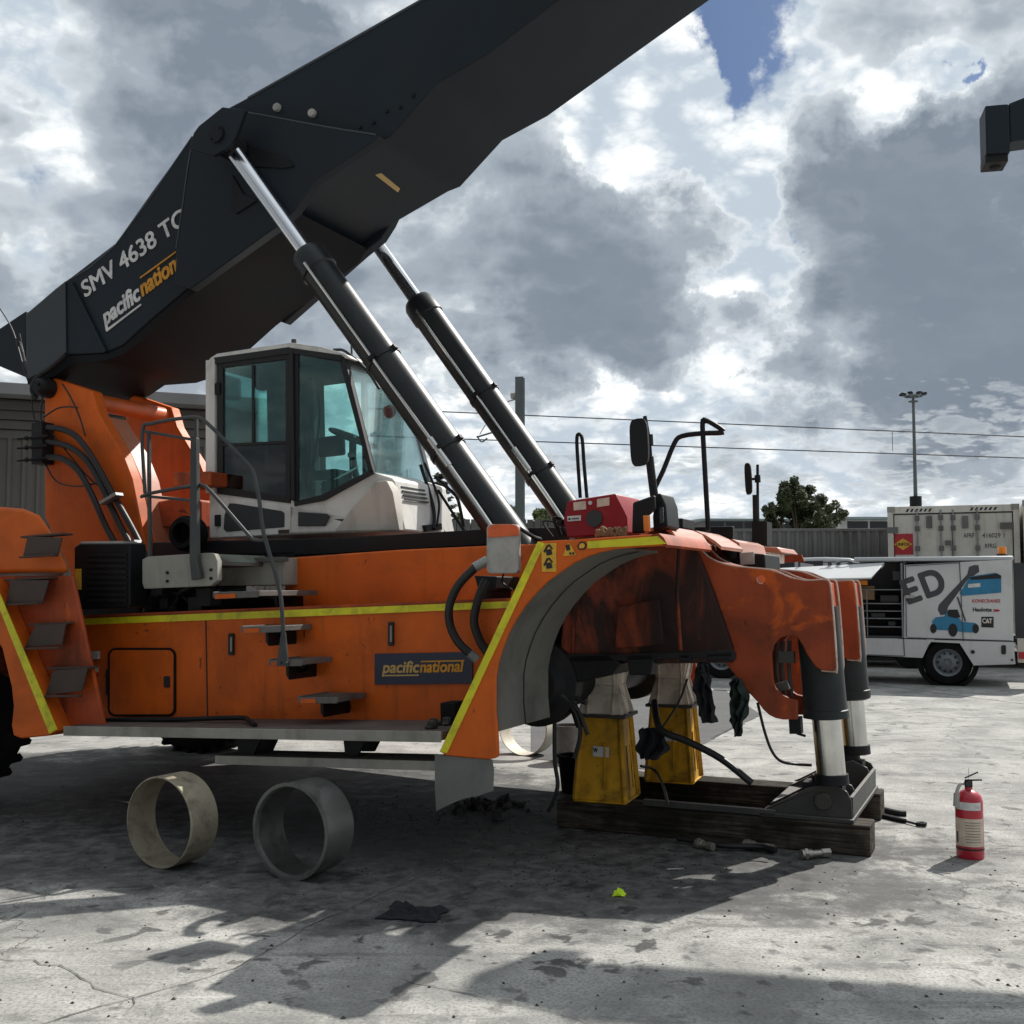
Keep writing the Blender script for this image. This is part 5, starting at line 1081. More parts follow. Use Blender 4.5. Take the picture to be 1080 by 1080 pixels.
# hi-vis cap, rags, hoses, tools
def cloth(px, py, rx, ry, h, m, name, lab, cat, seed, yaw=0, n=26):
    o = G(px, py); Fr = Frame(o, yaw); mb = MB(Fr); vs = []
    for i in range(n+1):
        row = []
        for j in range(n+1):
            a, c2 = (i/n-.5)*2, (j/n-.5)*2; e = 1+.35*mnoise.noise(Vector((a*1.5, c2*1.5, seed)))+.14*mnoise.noise(Vector((a*5, c2*5, seed)))
            z_ = .006+h*max(0, (.5+.9*mnoise.noise(Vector((a*2.2, c2*2.2, seed+4)))+.5*mnoise.noise(Vector((a*6, c2*6, seed+9)))))*(1-max(abs(a), abs(c2))**3)
            row.append(mb.b.verts.new((a*rx*e, c2*ry*e, z_)))
        vs.append(row)
    for i in range(n):
        for j in range(n): mb.b.faces.new([vs[i][j], vs[i+1][j], vs[i+1][j+1], vs[i][j+1]])
    ob = mb.build(name, m, None, 0, Fr, sharp=80); so = ob.modifiers.new('thick', 'SOLIDIFY'); so.thickness = .003
    return tag(ob, lab, cat)
cloth(437,964,.15,.11,.045,'rag','oily_rag','crumpled black oily rag lying on the shaded concrete','rag',3.3, 10)
cloth(653.5,945,.030,.024,.040,'hivis','plastic_tab','small crumpled fluorescent yellow-green tab on shaded concrete','tab',2.2, 12, 12)
def gtube(pts, r, name, lab, cat, m='hose_rubber', z=None, extra=None):
    mb = MB(); P = [G(a, c2, h_) for a, c2, h_ in pts]; o0 = P[0].copy(); o0.z = 0
    mb.tube([p-o0 for p in P], r, 8, 5)
    ob = mb.build(name, m); ob.location = o0; return tag(ob, lab, cat)
def hangrag(px, pts, yl, m, lab, seed):
    mb = MF(); T = []
    for (a0, a1, yv) in pts: T.append((L(a0, yv, yl), L(a1, yv, yl)))
    n = 8; rows = []
    T2 = []
    for i in range(len(T)-1):
        for k in range(4): T2.append((T[i][0].lerp(T[i+1][0], k/4), T[i][1].lerp(T[i+1][1], k/4)))
    T2.append(T[-1])
    for i, (a, c2) in enumerate(T2):
        rows.append([mb.b.verts.new(a.lerp(c2, j/n)+Vector((mnoise.noise(Vector((i*.35,j*.8,seed)))*.03, .05*math.sin(j*1.7+i*.3+seed)+.02*mnoise.noise(Vector((i,j,seed))), 0))) for j in range(n+1)])
    for i in range(len(rows)-1):
        for j in range(n): mb.b.faces.new([rows[i][j], rows[i+1][j], rows[i+1][j+1], rows[i][j+1]])
    ob = mb.build('hanging_rag', m, None, 0, F, sharp=80); so = ob.modifiers.new('thick', 'SOLIDIFY'); so.thickness = .008
    tag(ob, lab, 'rag', 'rags hanging below the front frame')
hangrag(740, [(738,744,700),(733,748,716),(734,752,728),(738,753,745),(741,753,762)], 1.2, 'rag', 'black rag tied below the front frame, beside the far jack stand', 1.2)
hangrag(778, [(775,780,716),(770,786,722),(769,787,735),(770,787,748),(773,784,760),(777,780,776)], 1.25, 'rag_green', 'dark green rag hanging under the lower edge of the orange leg plate', 5.1)
def ltube(pts, r, name, lab, cat, m='hose_rubber'):
    mb = MF(); mb.tube([L(*p) for p in pts], r, 8, 5); ob = mb.build(name, m, None, 0, F); return tag(ob, lab, cat)
ltube([(799,741,1.42),(806,770,1.42),(814,792,1.45),(824,803,1.5),(840,806,1.6),(856,807,1.6)], .009, 'drain_hose', 'thin black hose looping from the orange leg plate down to the foot', 'hose')
ltube([(690,740,1.5),(693,760,1.35),(700,772,1.3),(725,782,1.3),(760,800,1.3),(793,826,1.3)], .022, 'loose_hose', 'thick black hose drooping from the near jack stand towards the timbers', 'hose')
ltube([(725,716,1.5),(716,740,1.5),(700,765,1.4),(690,775,1.4)], .007, 'thin_cable', 'thin dark cable running diagonally before the far jack stand', 'cable')
gtube([(705,850,.22),(700,830,.24),(690,812,.3),(676,808,.36)], .010, 'coiled_hose', 'thin black hose curling beside the near jack stand base', 'hose')
cloth2 = hangrag(690, [(678,690,768),(676,706,775),(674,704,790),(678,694,801)], 1.35, 'rag', 'black rag bundle wedged between the two jack stands', 9.4)
gtube([(925,852,.02),(945,857,.02),(956,858,.02)], .020, 'steel_bar', 'short black steel bar lying past the timber ends', 'pipe', 'black_steel')
def wrench():
    mb = MB(); o0 = G(930,861); P = [G(a, c2, .015)-Vector((o0.x,o0.y,0)) for a, c2 in ((930,860.5),(955,866),(966,869))]
    mb.tube(P[:2], .016, 8); mb.tube(P[1:], .008, 8); c = P[2]
    mb.lathe([(.018,-.012),(.034,-.012),(.034,.012),(.018,.012)], c+Vector((.035,-.005,.0)), (.2,0,1), 18, closedprof=True)
    ob = mb.build('wrench', 'black_steel'); ob.location = (o0.x, o0.y, 0); tag(ob, 'black ring wrench lying on the concrete right of the timber ends', 'wrench')
wrench()
def fitting(px0, py0, px1, py1, lab):
    a, c2 = G(px0, py0, .03), G(px1, py1, .03); o0 = Vector((a.x, a.y, 0)); a, c2 = a-o0, c2-o0; mb = MB(); d = c2-a
    mb.cyl(a, a+d*.35, .028, seg=14); mb.cyl(a+d*.35, a+d*.7, .020, seg=14); mb.cyl(a+d*.7, c2, .026, seg=6); mb.cyl(a+d*.1, a+d*.2, .034, seg=6)
    ob = mb.build('pipe_fitting', 'raw_steel'); ob.location = o0; tag(ob, lab, 'pipe fitting', 'steel hose fittings dropped by the timber')
fitting(735,889,752,893,'steel elbow hose fitting on the dark concrete, left of the row by the timber')
fitting(785,890,817,895,'steel hose coupling in the middle of the row on the ground by the timber')
fitting(845,901,875,899,'steel hose coupling at the right end of the row on the ground by the timber')
gtube([(715,884,.03),(740,888,.03),(765,892,.03),(800,893,.03),(818,897,.03)], .018, 'dropped_hose', 'short oily black hose lying along the front of the near timber', 'hose')
# debris pile behind mud flap
o0 = G(512,852); mb = MB(); random.seed(3)
for i in range(70):
    a, r_ = random.uniform(0, 6.28), abs(random.gauss(0, .14)); s_ = random.uniform(.006, .035)
    c = Vector((math.cos(a)*r_*1.5, math.sin(a)*r_, s_*.6)); rm = Matrix.Rotation(random.uniform(0,3), 3, Vector((random.random(), random.random(), random.random())).normalized())
    V = [mb.b.verts.new(c+rm @ (Vector((x_, y_, z_))*s_*random.uniform(.5,1.3))) for x_ in (-1,1) for y_ in (-1,1) for z_ in (-.6,.6)]
    for f in ((0,1,3,2),(4,6,7,5),(0,4,5,1),(2,3,7,6),(0,2,6,4),(1,5,7,3)): mb.b.faces.new([V[k] for k in f])
ob = mb.build('rubble_heap', 'debris'); ob.location = (o0.x, o0.y, 0); tag(ob, 'heap of dark grit and broken scrap behind the grey mud flap', 'rubble', kind='stuff')

random.seed(31); mb = MB()
for i in range(900):
    k_ = random.random()
    if k_ < .45: p_ = G(random.gauss(640,110), random.gauss(905,22))
    elif k_ < .75: p_ = G(random.gauss(480,60), random.gauss(862,14))
    else: p_ = G(random.uniform(0,1080), random.uniform(800,1075))
    if p_.y < 3 or p_.y > 12: continue
    s_ = random.uniform(.002,.008) if random.random() < .93 else random.uniform(.006,.010); V = [mb.b.verts.new((p_.x+dx*s_*random.uniform(.6,1.4), p_.y+dy*s_*random.uniform(.6,1.4), .001+dz*s_)) for dx, dy, dz in ((-1,-1,0),(1,-1,0),(1,1,0),(-1,1,0),(0,0,1))]
    for f in ((0,1,4),(1,2,4),(2,3,4),(3,0,4)): mb.b.faces.new([V[k] for k in f])
tag(mb.build('grit', 'debris'), 'fine dark grit scattered over the concrete around the machine', 'grit', kind='stuff')

# ================================================================== service truck
o = G(999.5,723.5); TF = Frame(o, 22, 0); TL = TF.L; tr = TF.root('service_truck')
tag(tr, 'white service truck with open side locker and a lettered rear panel, parked beyond the machine', 'truck')
MT = lambda: MB(TF)
def X(px, py=650, y_=0): return TL(px, py, y_).x
def Z(py, px=990): return TL(px, py, 0).z
xl, xd0, xd1, xr = X(745), X(901), X(954), X(1068); xm = X(1011.5)
zr, zs, zlow = Z(590), Z(673), Z(694); zroof = Z(587)
mb = MT(); mb.pp([(953.5,596),(1067,590),(1069,676),(953.5,673)], 0, .03, 0); body = mb.build('rear_side_panel', 'truck_white', tr, .004)
mb = MT(); mb.pp([(953.5,674),(1069,677),(1071,700.5),(1027,702),(1012,678.5),(981,677),(973,694),(901,690.5),(820,687),(820,672),(901,673)], 0, .03, 0); mb.build('lower_skirt', 'truck_white', tr, .004)
mb = MT(); mb.box(X(901), X(1071), .02, 1.9, zroof-.07, zroof); mb.build('roof', 'truck_roof', tr, .025)
mb = MT(); mb.box(xl, X(901)-.004, .02, 1.9, zroof-.26, zroof-.20); mb.build('front_roof', 'truck_roof', tr, .02)
mb = MT(); mb.box(X(890), xr, 1.85, 1.9, zs, zroof-.08); mb.box(xl, X(890), 1.85, 1.9, zs, zroof-.27); mb.box(xl, xr, .05, 1.85, zs-.02, zs+.02); mb.box(X(953.5)+.0, X(956), .03, 1.85, zs, zroof-.08); mb.box(xd0-.9, xd0-.86, .03, 1.85, zs, zroof-.08); mb.box(X(890), xr, .7, .72, zs, zroof-.08); mb.box(xl, X(890), .7, .72, zs, zroof-.27)
mb.build('locker_interior', 'box_interior', tr)
for k, py in enumerate((622,637,645,653,662)):
    mb = MT(); mb.box(xd0-.85, X(952), .06, .66, Z(py)-.008, Z(py)+.008); mb.build('shelf', 'shelf_steel', tr)
mb = MT(); mb.box(X(905), X(907), .03, .05, zs, zroof-.1); mb.box(X(914), X(915), .03, .05, zs, Z(622)); mb.box(X(951), X(953), -.005, .02, zs, zroof-.1); mb.build('locker_frame', 'shelf_steel', tr)
mb = MT(); mb.box(X(906), X(922), .15, .5, Z(633), Z(618)); mb.build('carton', 'cardboard', tr, .005)
mb = MT(); mb.box(X(928), X(948), .15, .5, Z(636), Z(628)); mb.box(X(918), X(933), .12, .4, Z(652.5), Z(647)); mb.box(X(936), X(944), .12, .4, Z(661.5), Z(656)); mb.box(X(942), X(951), .1, .3, Z(612), Z(602)); mb.build('tool_case', 'dark_grey_plastic', tr, .01)
mb = MT(); mb.box(X(907), X(915), .1, .3, Z(617), Z(612)); mb.build('orange_tool', 'plastic_orange', tr, .005)
# raised locker door (awning)
mb = MT(); a, c2 = TL(932,594.5,.0), TL(824,597,.0)
zt0 = zroof-.09
q0 = [(X(822),.0,zt0-.08),(X(934),.0,zt0),(X(922),-.52,zt0-.25),(X(822),-.52,zt0-.28)]
mb.hexa(q0, [(a_, b0, c0-.025) for a_, b0, c0 in q0]); mb.build('locker_door', 'truck_white', tr, .004)
mb = MT(); mb.bar((X(934),.02,zt0-.03),(X(932),-.45,zt0-.11),.02,.02); mb.bar((X(934),.03,zt0-.4),(X(934),-.3,zt0-.08),.012,.012); mb.build('gas_strut', 'black_steel', tr)
# seams, frame
mb = MT(); 
for p0, p1 in (((955,596),(956,672)),((1012,593),(1016,676)),((956,597),(1012,593.5)),((957,672.5),(1067,676)),((901,690),(953,692)),((953,674),(954,692))):
    mb.bar(TL(*p0,-.002), TL(*p1,-.002), .012, .02, (0,1,0))
mb.build('panel_seam', 'ink_grey', tr)
mb = MT(); mb.box(X(1013), X(1075), .04, 1.9, zs-.05, zs); mb.box(X(820), X(973), .04, 1.8, Z(692), Z(689)); mb.box(xl, X(1075), .3, 1.6, .42, .55); mb.box(X(901), X(948), .3, .8, Z(696), Z(690)); mb.build('chassis', 'black_paint', tr)
# wheels
def twheel(px, y0):
    c = Vector((X(px, 703, 0), y0, .37)); mb = MT(); wd = .24
    mb.lathe([(.22,.01),(.27,0),(.34,.01),(.37,.04),(.37,wd-.04),(.34,wd-.01),(.27,wd),(.22,wd)], c, (0,1,0), 44); w_ = mb.build('wheel', 'rubber', tr)
    mb = MT(); mb.lathe([(0,.05),(.05,.05),(.06,.02),(.10,.03),(.17,.07),(.20,.03),(.225,.015),(.235,.02),(.235,.2),(0,.2)], c, (0,1,0), 36)
    for i in range(6):
        a_ = i*math.pi/3; q_ = c+Vector((math.cos(a_)*.08, .02, math.sin(a_)*.08)); mb.cyl(q_, q_+Vector((0,-.012,0)), .010, seg=8)
    mb.build('rim', 'shelf_steel', w_)
    mb = MT()
    for i in range(10):
        a_ = i*math.pi/5; q_ = c+Vector((math.cos(a_)*.145, .048, math.sin(a_)*.145)); mb.cyl(q_, q_+Vector((0,-.006,0)), .020, seg=12)
    mb.build('rim_slots', 'ink_black', w_)
twheel(999.5,.05); twheel(760,.05); twheel(999.5,1.6)
mb = MT(); mb.lathe([(.40,0),(.47,0),(.47,.28),(.40,.28)], (X(999.5,703,0),.035,.40), (0,1,0), 30, -5, 185, True); mb.build('wheel_arch', 'rubber', tr)
# cab of the truck (hidden mostly)
mb = MT(); mb.prism([(xl-1.9,.5),(xl-1.9,.95),(xl-1.5,1.15),(xl-1.0,1.75),(xl-.02,1.82),(xl-.02,.5)], .08, 1.82); mb.build('cab', 'truck_white', tr, .06)
# beacon
mb = MT(); c = TL(1057,585,.3); c.z = zroof; mb.lathe([(0,0),(.085,0),(.085,.035),(.07,.04),(0,.04)], c, (0,0,1), 24); mb.build('beacon_base', 'ink_black', tr)
mb = MT(); mb.lathe([(0,.041),(.066,.041),(.066,.14),(.06,.155),(0,.16)], c, (0,0,1), 24)
for k in range(3): mb.lathe([(.066,.06+k*.028),(.070,.066+k*.028),(.066,.072+k*.028)], c, (0,0,1), 24)
mb.build('amber_beacon', 'plastic_orange', tr)
# rear opening
mb = MT(); mb.box(X(1071)-.02, X(1071)+.02, .05, 1.85, zs-.02, zs+.04); mb.box(X(1072), X(1115), .5, .54, zs-.1, zroof-.1); mb.build('rear_door', 'box_interior', tr)
mb = MT(); mb.box(X(1072), X(1110), .02, .08, Z(697), Z(672)); mb.build('rear_bumper', 'cab_white_dirty', tr, .01)
mb = MT(); mb.box(X(1073), X(1082), -.005, .019, Z(693), Z(686)); mb.build('tail_light', 'ink_red', tr, .004)
mb = MT(); p_ = TL(1026,687.5,0); mb.cyl(p_, p_+Vector((0,-.02,0)), .03, seg=20); p_ = TL(1067.5,696,0); mb.cyl(p_, p_+Vector((0,-.02,0)), .018, seg=16); mb.build('fuel_cap', 'ink_black', tr)
mb = MT(); mb.pp(rrect(1056,680.5,1061,690,1.5), -.02, -.001, 0); mb.build('side_marker', 'ink_black', tr, .004)
mb = MT(); p_ = TL(957,629,0); mb.box(p_.x-.03, p_.x+.10, -.05, -.001, p_.z-.03, p_.z+.02); mb.build('latch', 'mirror_back', tr, .005)
# graphics
text(TF, tr, 'E', (957.5,637), (973.5,631.5), 26, -.001, 'ink_grey', .045, .0)
text(TF, tr, 'D', (977,630.5), (1000,623), 27, -.001, 'ink_grey', .045, .0)
text(TF, tr, 'TO', (868,597.5), (900,596.5), 5, -.001, 'ink_grey', .05, .0)
def decal(pts, m, nm, y_=-.003): q_ = MT(); q_.pp(pts, y_-.0015, y_+.0015, 0); return q_.build(nm, m, tr)
decal([(989,643),(990,638),(1020,606),(1022,598),(1027,596),(1032,596),(1033,603),(1020,612),(1000,640),(998,648),(992,649)], 'ink_grey', 'printed_boom', -.0015)
decal([(1012,626),(1023,608),(1050,604),(1056,607),(1056,625),(1015,628.5)], 'ink_blue', 'printed_container', -.005)
decal([(1022,609),(1052,605),(1056,607.5),(1056,610),(1024,611.5)], 'ink_black', 'printed_spreader', -.0085)
decal([(1021,616),(1034,615),(1034,619),(1021,620)], 'letter_white', 'printed_logo', -.0085)
decal([(983,655),(987,651),(996,650),(1000,643),(1006,643),(1010,650),(1015,656),(1029,657),(1031,662),(1029,667),(1018,667),(1002,665),(984,664)], 'ink_blue', 'printed_chassis', -.005)
decal([(999,645),(1001,643),(1010,643),(1013,651),(1008,652),(1000,650)], 'ink_black', 'printed_cab', -.0085)
decal([(1009,630),(1010.5,629),(1019,655),(1017.5,656)], 'ink_grey', 'printed_cylinder', -.0085)
for c0, r_ in (((984.5,663),5),((1005,664.5),7),((1029,663),5)):
    decal([(c0[0]+r_*.7*math.cos(R(a)), c0[1]+r_*math.sin(R(a))) for a in range(0,360,24)], 'ink_black', 'printed_tyre', -.0085)
text(TF, tr, 'KONECRANES', (1025.5,635.5), (1055,635.5), 3.6, -.001, 'ink_red', .02)
text(TF, tr, 'Haulotte', (1026,644.8), (1046,645), 4.2, -.001, 'ink_black', .035)
text(TF, tr, '»', (1047,645), (1055,645), 3.6, -.001, 'ink_red', .05)
decal([(1035,650.5),(1048,650.5),(1048,662),(1035,661.5)], 'ink_black', 'printed_badge', -.003)
text(TF, tr, 'CAT', (1036,657), (1046.5,657.3), 5, -.0055, 'letter_white', .04)
decal([(1039.5,657),(1042,653.5),(1044,657)], 'letter_gold', 'printed_mark', -.0075)

# white ute parked behind the truck
o = W(850,640,22.2); UF = Frame((o.x, o.y, 0), 14, 0); ut = UF.root('parked_ute'); tag(ut, 'white ute seen by its roof above the raised locker door', 'ute')
UL = UF.L; MU = lambda: MB(UF)
rp = UF.xz([(798,604),(812,599),(822,591),(836,588.5),(870,587.5),(896,588.5),(906,592),(909,600),(909,625),(790,625)], 0)
mb = MU(); mb.prism(rp, 0, 1.6); ub = mb.build('cab', 'truck_white', ut, .05)
zz_ = min(z_ for _, z_ in rp); xa_, xb_ = min(x_ for x_, _ in rp), max(x_ for x_, _ in rp)
mb = MU(); mb.prism([(xa_-1.2,.35),(xa_-1.2,.8),(xa_,zz_),(xb_+.0,zz_-.001),(xb_+1.8,zz_),(xb_+1.8,.35)], -.05, 1.65); mb.build('lower_body', 'truck_white', ut, .05)
mb = MU(); mb.pp([(815,599.5),(824,593.5),(838,592),(838,600)], -.008, -.001, 0); mb.pp([(842,592),(868,591.5),(868,600),(842,600)], -.008, -.001, 0); mb.build('side_glass', 'window_dark', ut)
for dx in (xa_-.4, xb_+.9):
    mb = MU(); mb.lathe([(.0,0),(.2,0),(.34,.01),(.36,.05),(.36,.2),(0,.2)], (dx,-.06,.36), (0,1,0), 32); mb.build('wheel', 'rubber', ut)

# ================================================================== containers, fence, sheds, posts
def container(CF, w_, h_, ln, m, lab, name='shipping_container', doors=True, nd=26):
    r = CF.root(name); tag(r, lab, 'container')
    mb = MB(CF)
    for x_ in (0, w_-.11): mb.box(x_, x_+.11, -.02, .12, .0, h_)
    mb.box(.11, w_-.11, -.01, .1, h_-.14, h_); mb.box(.11, w_-.11, -.01, .1, 0, .15); mb.build('end_frame', m, r, .008)
    mb = MB(CF)
    for x_, y_ in ((0,.12),(w_-.05,.12)): mb.box(x_+.005, x_+.045, y_, ln, .05, h_-.05)
    mb.box(.05, w_-.05, .12, ln, h_-.06, h_-.02); mb.box(.05,w_-.05,ln-.05,ln,.1,h_-.07); mb.build('shell', m, r)
    mb = MB(CF)
    for x_ in (-.004, w_-.146):
        for z_ in (-.004, h_-.11): mb.box(x_, x_+.15, -.028, .12, z_, z_+.115)
    mb.build('corner_casting', 'dusty_steel', r, .01)
    return r
o = W(937,592,22.5); o.z = 0.30
CF = Frame(o, 22, 0); c1 = container(CF, 2.44, 2.9, 6.0, 'reefer_white', 'white refrigerated container with red and yellow logo and locking bars, behind the truck')
wd_, ht_ = 2.44, 2.9
for k, (xa_, xb_) in enumerate(((.12,1.215),(1.225,2.32))):
    mb = MB(CF); mb.box(xa_, xb_, .02, .06, .16, ht_-.16); mb.build('door', 'reefer_white', c1, .01)
barx = [CF.L(p_, 560, 0).x for p_ in (967.5, 992.5, 1005.5, 1031)]
for x_ in barx:
    mb = MB(CF); mb.cyl((x_,-.01,.1),(x_,-.01,ht_-.08),.018, seg=10); mb.build('locking_bar', 'galvanised', c1)
    for z_ in (.3,.9,1.5,2.05,2.45,2.66):
        mb = MB(CF); mb.box(x_-.045, x_+.045, -.03, .018, z_-.05, z_+.05); mb.build('bar_bracket', 'container_grey', c1, .005)
for a0, a1, b0, b1 in ((977,983,557,544),(1015,1021,557,544),(935.5,947,562.5,556),(1055,1069,558,551),(997,1003,575,570)):
    q0_, q1_ = CF.L(a0,b0,0), CF.L(a1,b1,0); mb = MB(CF); mb.box(q0_.x, q1_.x, -.03, .018, q0_.z, q1_.z); mb.build('hasp', 'container_grey', c1, .005)
mb = MB(CF); mb.box(.115,.13,.012,.02,.16,ht_-.16); mb.box(2.31,2.325,.012,.02,.16,ht_-.16); mb.box(.13,2.31,.012,.02,ht_-.165,ht_-.15); mb.box(1.213,1.227,.012,.02,.16,ht_-.165); mb.build('door_gasket', 'ink_black', c1)
mb = MB(CF)
for x0_ in (.35, 1.55):
    for k in range(6): mb.hexa([(x0_+k*.085,-.0135,ht_-.11),(x0_+k*.085+.04,-.0135,ht_-.11),(x0_+k*.085+.075,-.0135,ht_-.05),(x0_+k*.085+.035,-.0135,ht_-.05)], [(x0_+k*.085,-.0105,ht_-.11),(x0_+k*.085+.04,-.0105,ht_-.11),(x0_+k*.085+.075,-.0105,ht_-.05),(x0_+k*.085+.035,-.0105,ht_-.05)])
mb.build('hazard_stripe', 'ink_black', c1)
lx0, lx1 = CF.L(942,575,0).x, CF.L(963,575,0).x; lz0, lz1 = CF.L(950,585,0).z, CF.L(950,563,0).z
mb = MB(CF); mb.box(lx0, lx1, .012, .0185, lz0, lz1); lg = mb.build('logo_panel', 'ink_red', c1)
cxm, czm, hw_, hh_ = (lx0+lx1)/2, (lz0+lz1)/2, (lx1-lx0)*.46, (lz1-lz0)*.28
mb = MB(CF); mb.hexa([(cxm-hw_,.009,czm),(cxm,.009,czm-hh_),(cxm+hw_,.009,czm),(cxm,.009,czm+hh_)], [(cxm-hw_,.0115,czm),(cxm,.0115,czm-hh_),(cxm+hw_,.0115,czm),(cxm,.0115,czm+hh_)]); mb.build('logo_diamond', 'sticker_yellow', lg)
ctext(CF, lg, 'LINFOX', (cxm-hw_*.75, czm-.03), hw_*1.5, .06, .0085, 'ink_black', .03)
ctext(CF, c1, 'AFRF', (CF.L(1016,566,0).x, CF.L(1016,567,0).z), .2, .09, .0185, 'ink_grey', .01)
ctext(CF, c1, '416029 1', (CF.L(1036,566,0).x, CF.L(1036,567,0).z), .40, .09, .0185, 'ink_grey', .01)
ctext(CF, c1, 'RFRG', (CF.L(1039,577,0).x, CF.L(1039,578,0).z), .2, .09, .0185, 'ink_grey', .01)
CF2 = Frame(CF.M @ Vector((2.50,-.12,0)), 22, 0); c2_ = container(CF2, 2.44, 2.96, 6.0, 'reefer_white', 'second white container at the right edge, beside the one with the red logo')
mb = MB(CF2); mb.box(.12,2.32,.02,.06,.16,2.8); mb.build('door', 'reefer_white', c2_)
# trailer/plinth blocks under them
# long grey corrugated container
o = W(600,590,24.5); o.z = 0; KF = Frame(o, 4, 0); kr = KF.root('grey_container'); tag(kr, 'long weathered grey corrugated container left of the white containers', 'container')
kx1 = KF.L(937,575,0).x; kh = KF.L(850,557.5,0).z; step = .14
mb = MB(KF); prof_ = []; x_ = 0.0; k = 0
while x_ < kx1:
    prof_ += [(x_, 0), (x_+.07, 0), (x_+.095, .035), (x_+.165, .035)]; x_ += .19
fr_ = [mb.b.verts.new((a, c2, .12)) for a, c2 in prof_]; tp_ = [mb.b.verts.new((a, c2, kh-.06)) for a, c2 in prof_]
for i in range(len(prof_)-1): mb.b.faces.new([fr_[i], fr_[i+1], tp_[i+1], tp_[i]])
mb.build('corrugated_side', 'container_grey', kr, sharp=20)
mb = MB(KF); mb.box(0, prof_[-1][0], -.012, .06, kh-.06, kh); mb.box(0, prof_[-1][0], -.012, .06, 0, .12); mb.box(0, prof_[-1][0], .06, 2.4, kh-.05, kh-.02); mb.box(0, .05, .04, 2.4, 0, kh-.06); mb.box(prof_[-1][0]-.06, prof_[-1][0], .04, 2.4, 0, kh-.06); mb.build('frame', 'container_grey', kr, .006)

# shed at left
o = W(0,700,15.5); o.z = 0; o = o-Vector((.93,.367,0))*6; SF = Frame(o, -21.5, 0); sr = SF.root('corrugated_shed'); tag(sr, 'grey corrugated metal shed with pale fascia behind the machine at left', 'shed')
sx1 = SF.L(300,500,0).x; zf1 = SF.L(0,407,0).z; zf0 = SF.L(0,419,0).z; zl = SF.L(0,462,0).z
mb = MB(SF); mb.box(0, sx1+.3, -.35, 6.0, zf0, zf1); mb.build('fascia', 'shed_fascia', sr, .01)
mb = MB(SF)
k = 0; z_ = zl
while z_ < zf0-.05:
    mb.hexa([(0,-.04,z_),(sx1,-.04,z_),(sx1,.0,z_+.12),(0,.0,z_+.12)], [(0,.02,z_),(sx1,.02,z_),(sx1,.04,z_+.12),(0,.04,z_+.12)]); z_ += .135
mb.build('louvre_cladding', 'shed_wall', sr)
mb = MB(SF); prof_ = []; x_ = 0.0
while x_ < sx1:
    prof_ += [(x_, 0), (x_+.11, 0), (x_+.13, -.035), (x_+.17, -.035), (x_+.19, 0)]; x_ += .19
prof_ = prof_[::1]
fr_ = [mb.b.verts.new((a, c2, 0)) for a, c2 in prof_]; tp_ = [mb.b.verts.new((a, c2, zl)) for a, c2 in prof_]
for i in range(len(prof_)-1): mb.b.faces.new([fr_[i], fr_[i+1], tp_[i+1], tp_[i]])
mb.build('wall_sheet', 'shed_wall', sr, sharp=20)
mb = MB(SF); mb.box(0, sx1, .05, 6, 0, zf0-.02); mb.build('wall_core', 'shed_wall', sr)

# low fence behind centre
o = W(430,600,30); o.z = 0; NF = Frame(o, 2, 0); nh = NF.L(480,548,0).z; nx = NF.L(640,560,0).x
mb = MB(NF)
x_ = 0
while x_ < nx: mb.box(x_, x_+.16, 0, .03, 0, nh+random.uniform(-.01,.01)); x_ += .19
fr0 = NF.root('paling_fence'); tag(fr0, 'low dark paling fence behind the cab and cylinders', 'fence'); mb.build('palings', 'container_grey', fr0)
mb = MB(NF); mb.box(0, nx, .031, .08, nh*.8, nh*.8+.1); mb.box(0, nx, .031, .08, .3, .4); mb.build('rail', 'container_grey', fr0)

# catenary post and wires
PO = W(548.5,600,26); PO.z = 0; PF = Frame(PO, 10, 0); pr = PF.root('catenary_post'); tag(pr, 'grey steel railway catenary post behind the far lift cylinder', 'post')
ph = PF.L(548,398,0).z
mb = MB(PF); mb.box(-.10,.10,-.10,-.085,0,ph); mb.box(-.10,.10,.085,.10,0,ph); mb.box(-.008,.008,-.085,.085,0,ph); mb.box(-.10,-.085,-.085,.085,0,ph); mb.build('column', 'post_grey', pr)
mb = MB(PF); mb.lathe([(0,0),(.05,.01),(.09,.08),(.10,.14),(0,.16)], PF.L(541,421,0), (.3,0,1), 14); mb.bar(PF.L(544,421,0), PF.L(534,424,0), .03, .03); mb.build('insulator', 'mirror_back', pr)
mb = MB(PF); mb.tube([PF.L(548,448,0), PF.L(530,453,-.5), PF.L(503,461,-1.0)], .022, 6); mb.tube([PF.L(503,460,-1.0), PF.L(508,466,-1.0), PF.L(514,462,-1.0)], .018, 6); mb.tube([PF.L(512,448,-.8), PF.L(506,458,-1)], .01, 5); mb.build('cantilever_arm', 'post_grey', pr)
def wire(a, e, Ya, Yb, lab, sag=.12):
    A_, B_ = W(*a, Ya), W(*e, Yb); mid_ = (A_+B_)/2; P = []
    for i in range(21):
        t = i/20; q_ = A_.lerp(B_, t); q_.z -= sag*4*t*(1-t); P.append(q_-A_)
    mb = MB(); mb.tube(P, .014, 5, curve=False); ob = mb.build('overhead_wire', 'wire'); ob.location = A_; tag(ob, lab, 'wire', 'overhead railway wires'); return ob
wire((380,430.5),(1180,465),26,27.5,'thin overhead wire crossing the sky, the upper of two', .0)
wire((380,459.5),(1180,486.5),26,27.5,'thin overhead wire crossing the sky, the lower of two', .0)
mb = MB(); a = W(941,455.5,26.8); mb.tube([(0,0,0),(0,0,-.47)], .008, 5); ob = mb.build('wire_dropper', 'wire'); ob.location = a; tag(ob, 'short dropper joining the two overhead wires left of the light tower', 'dropper')

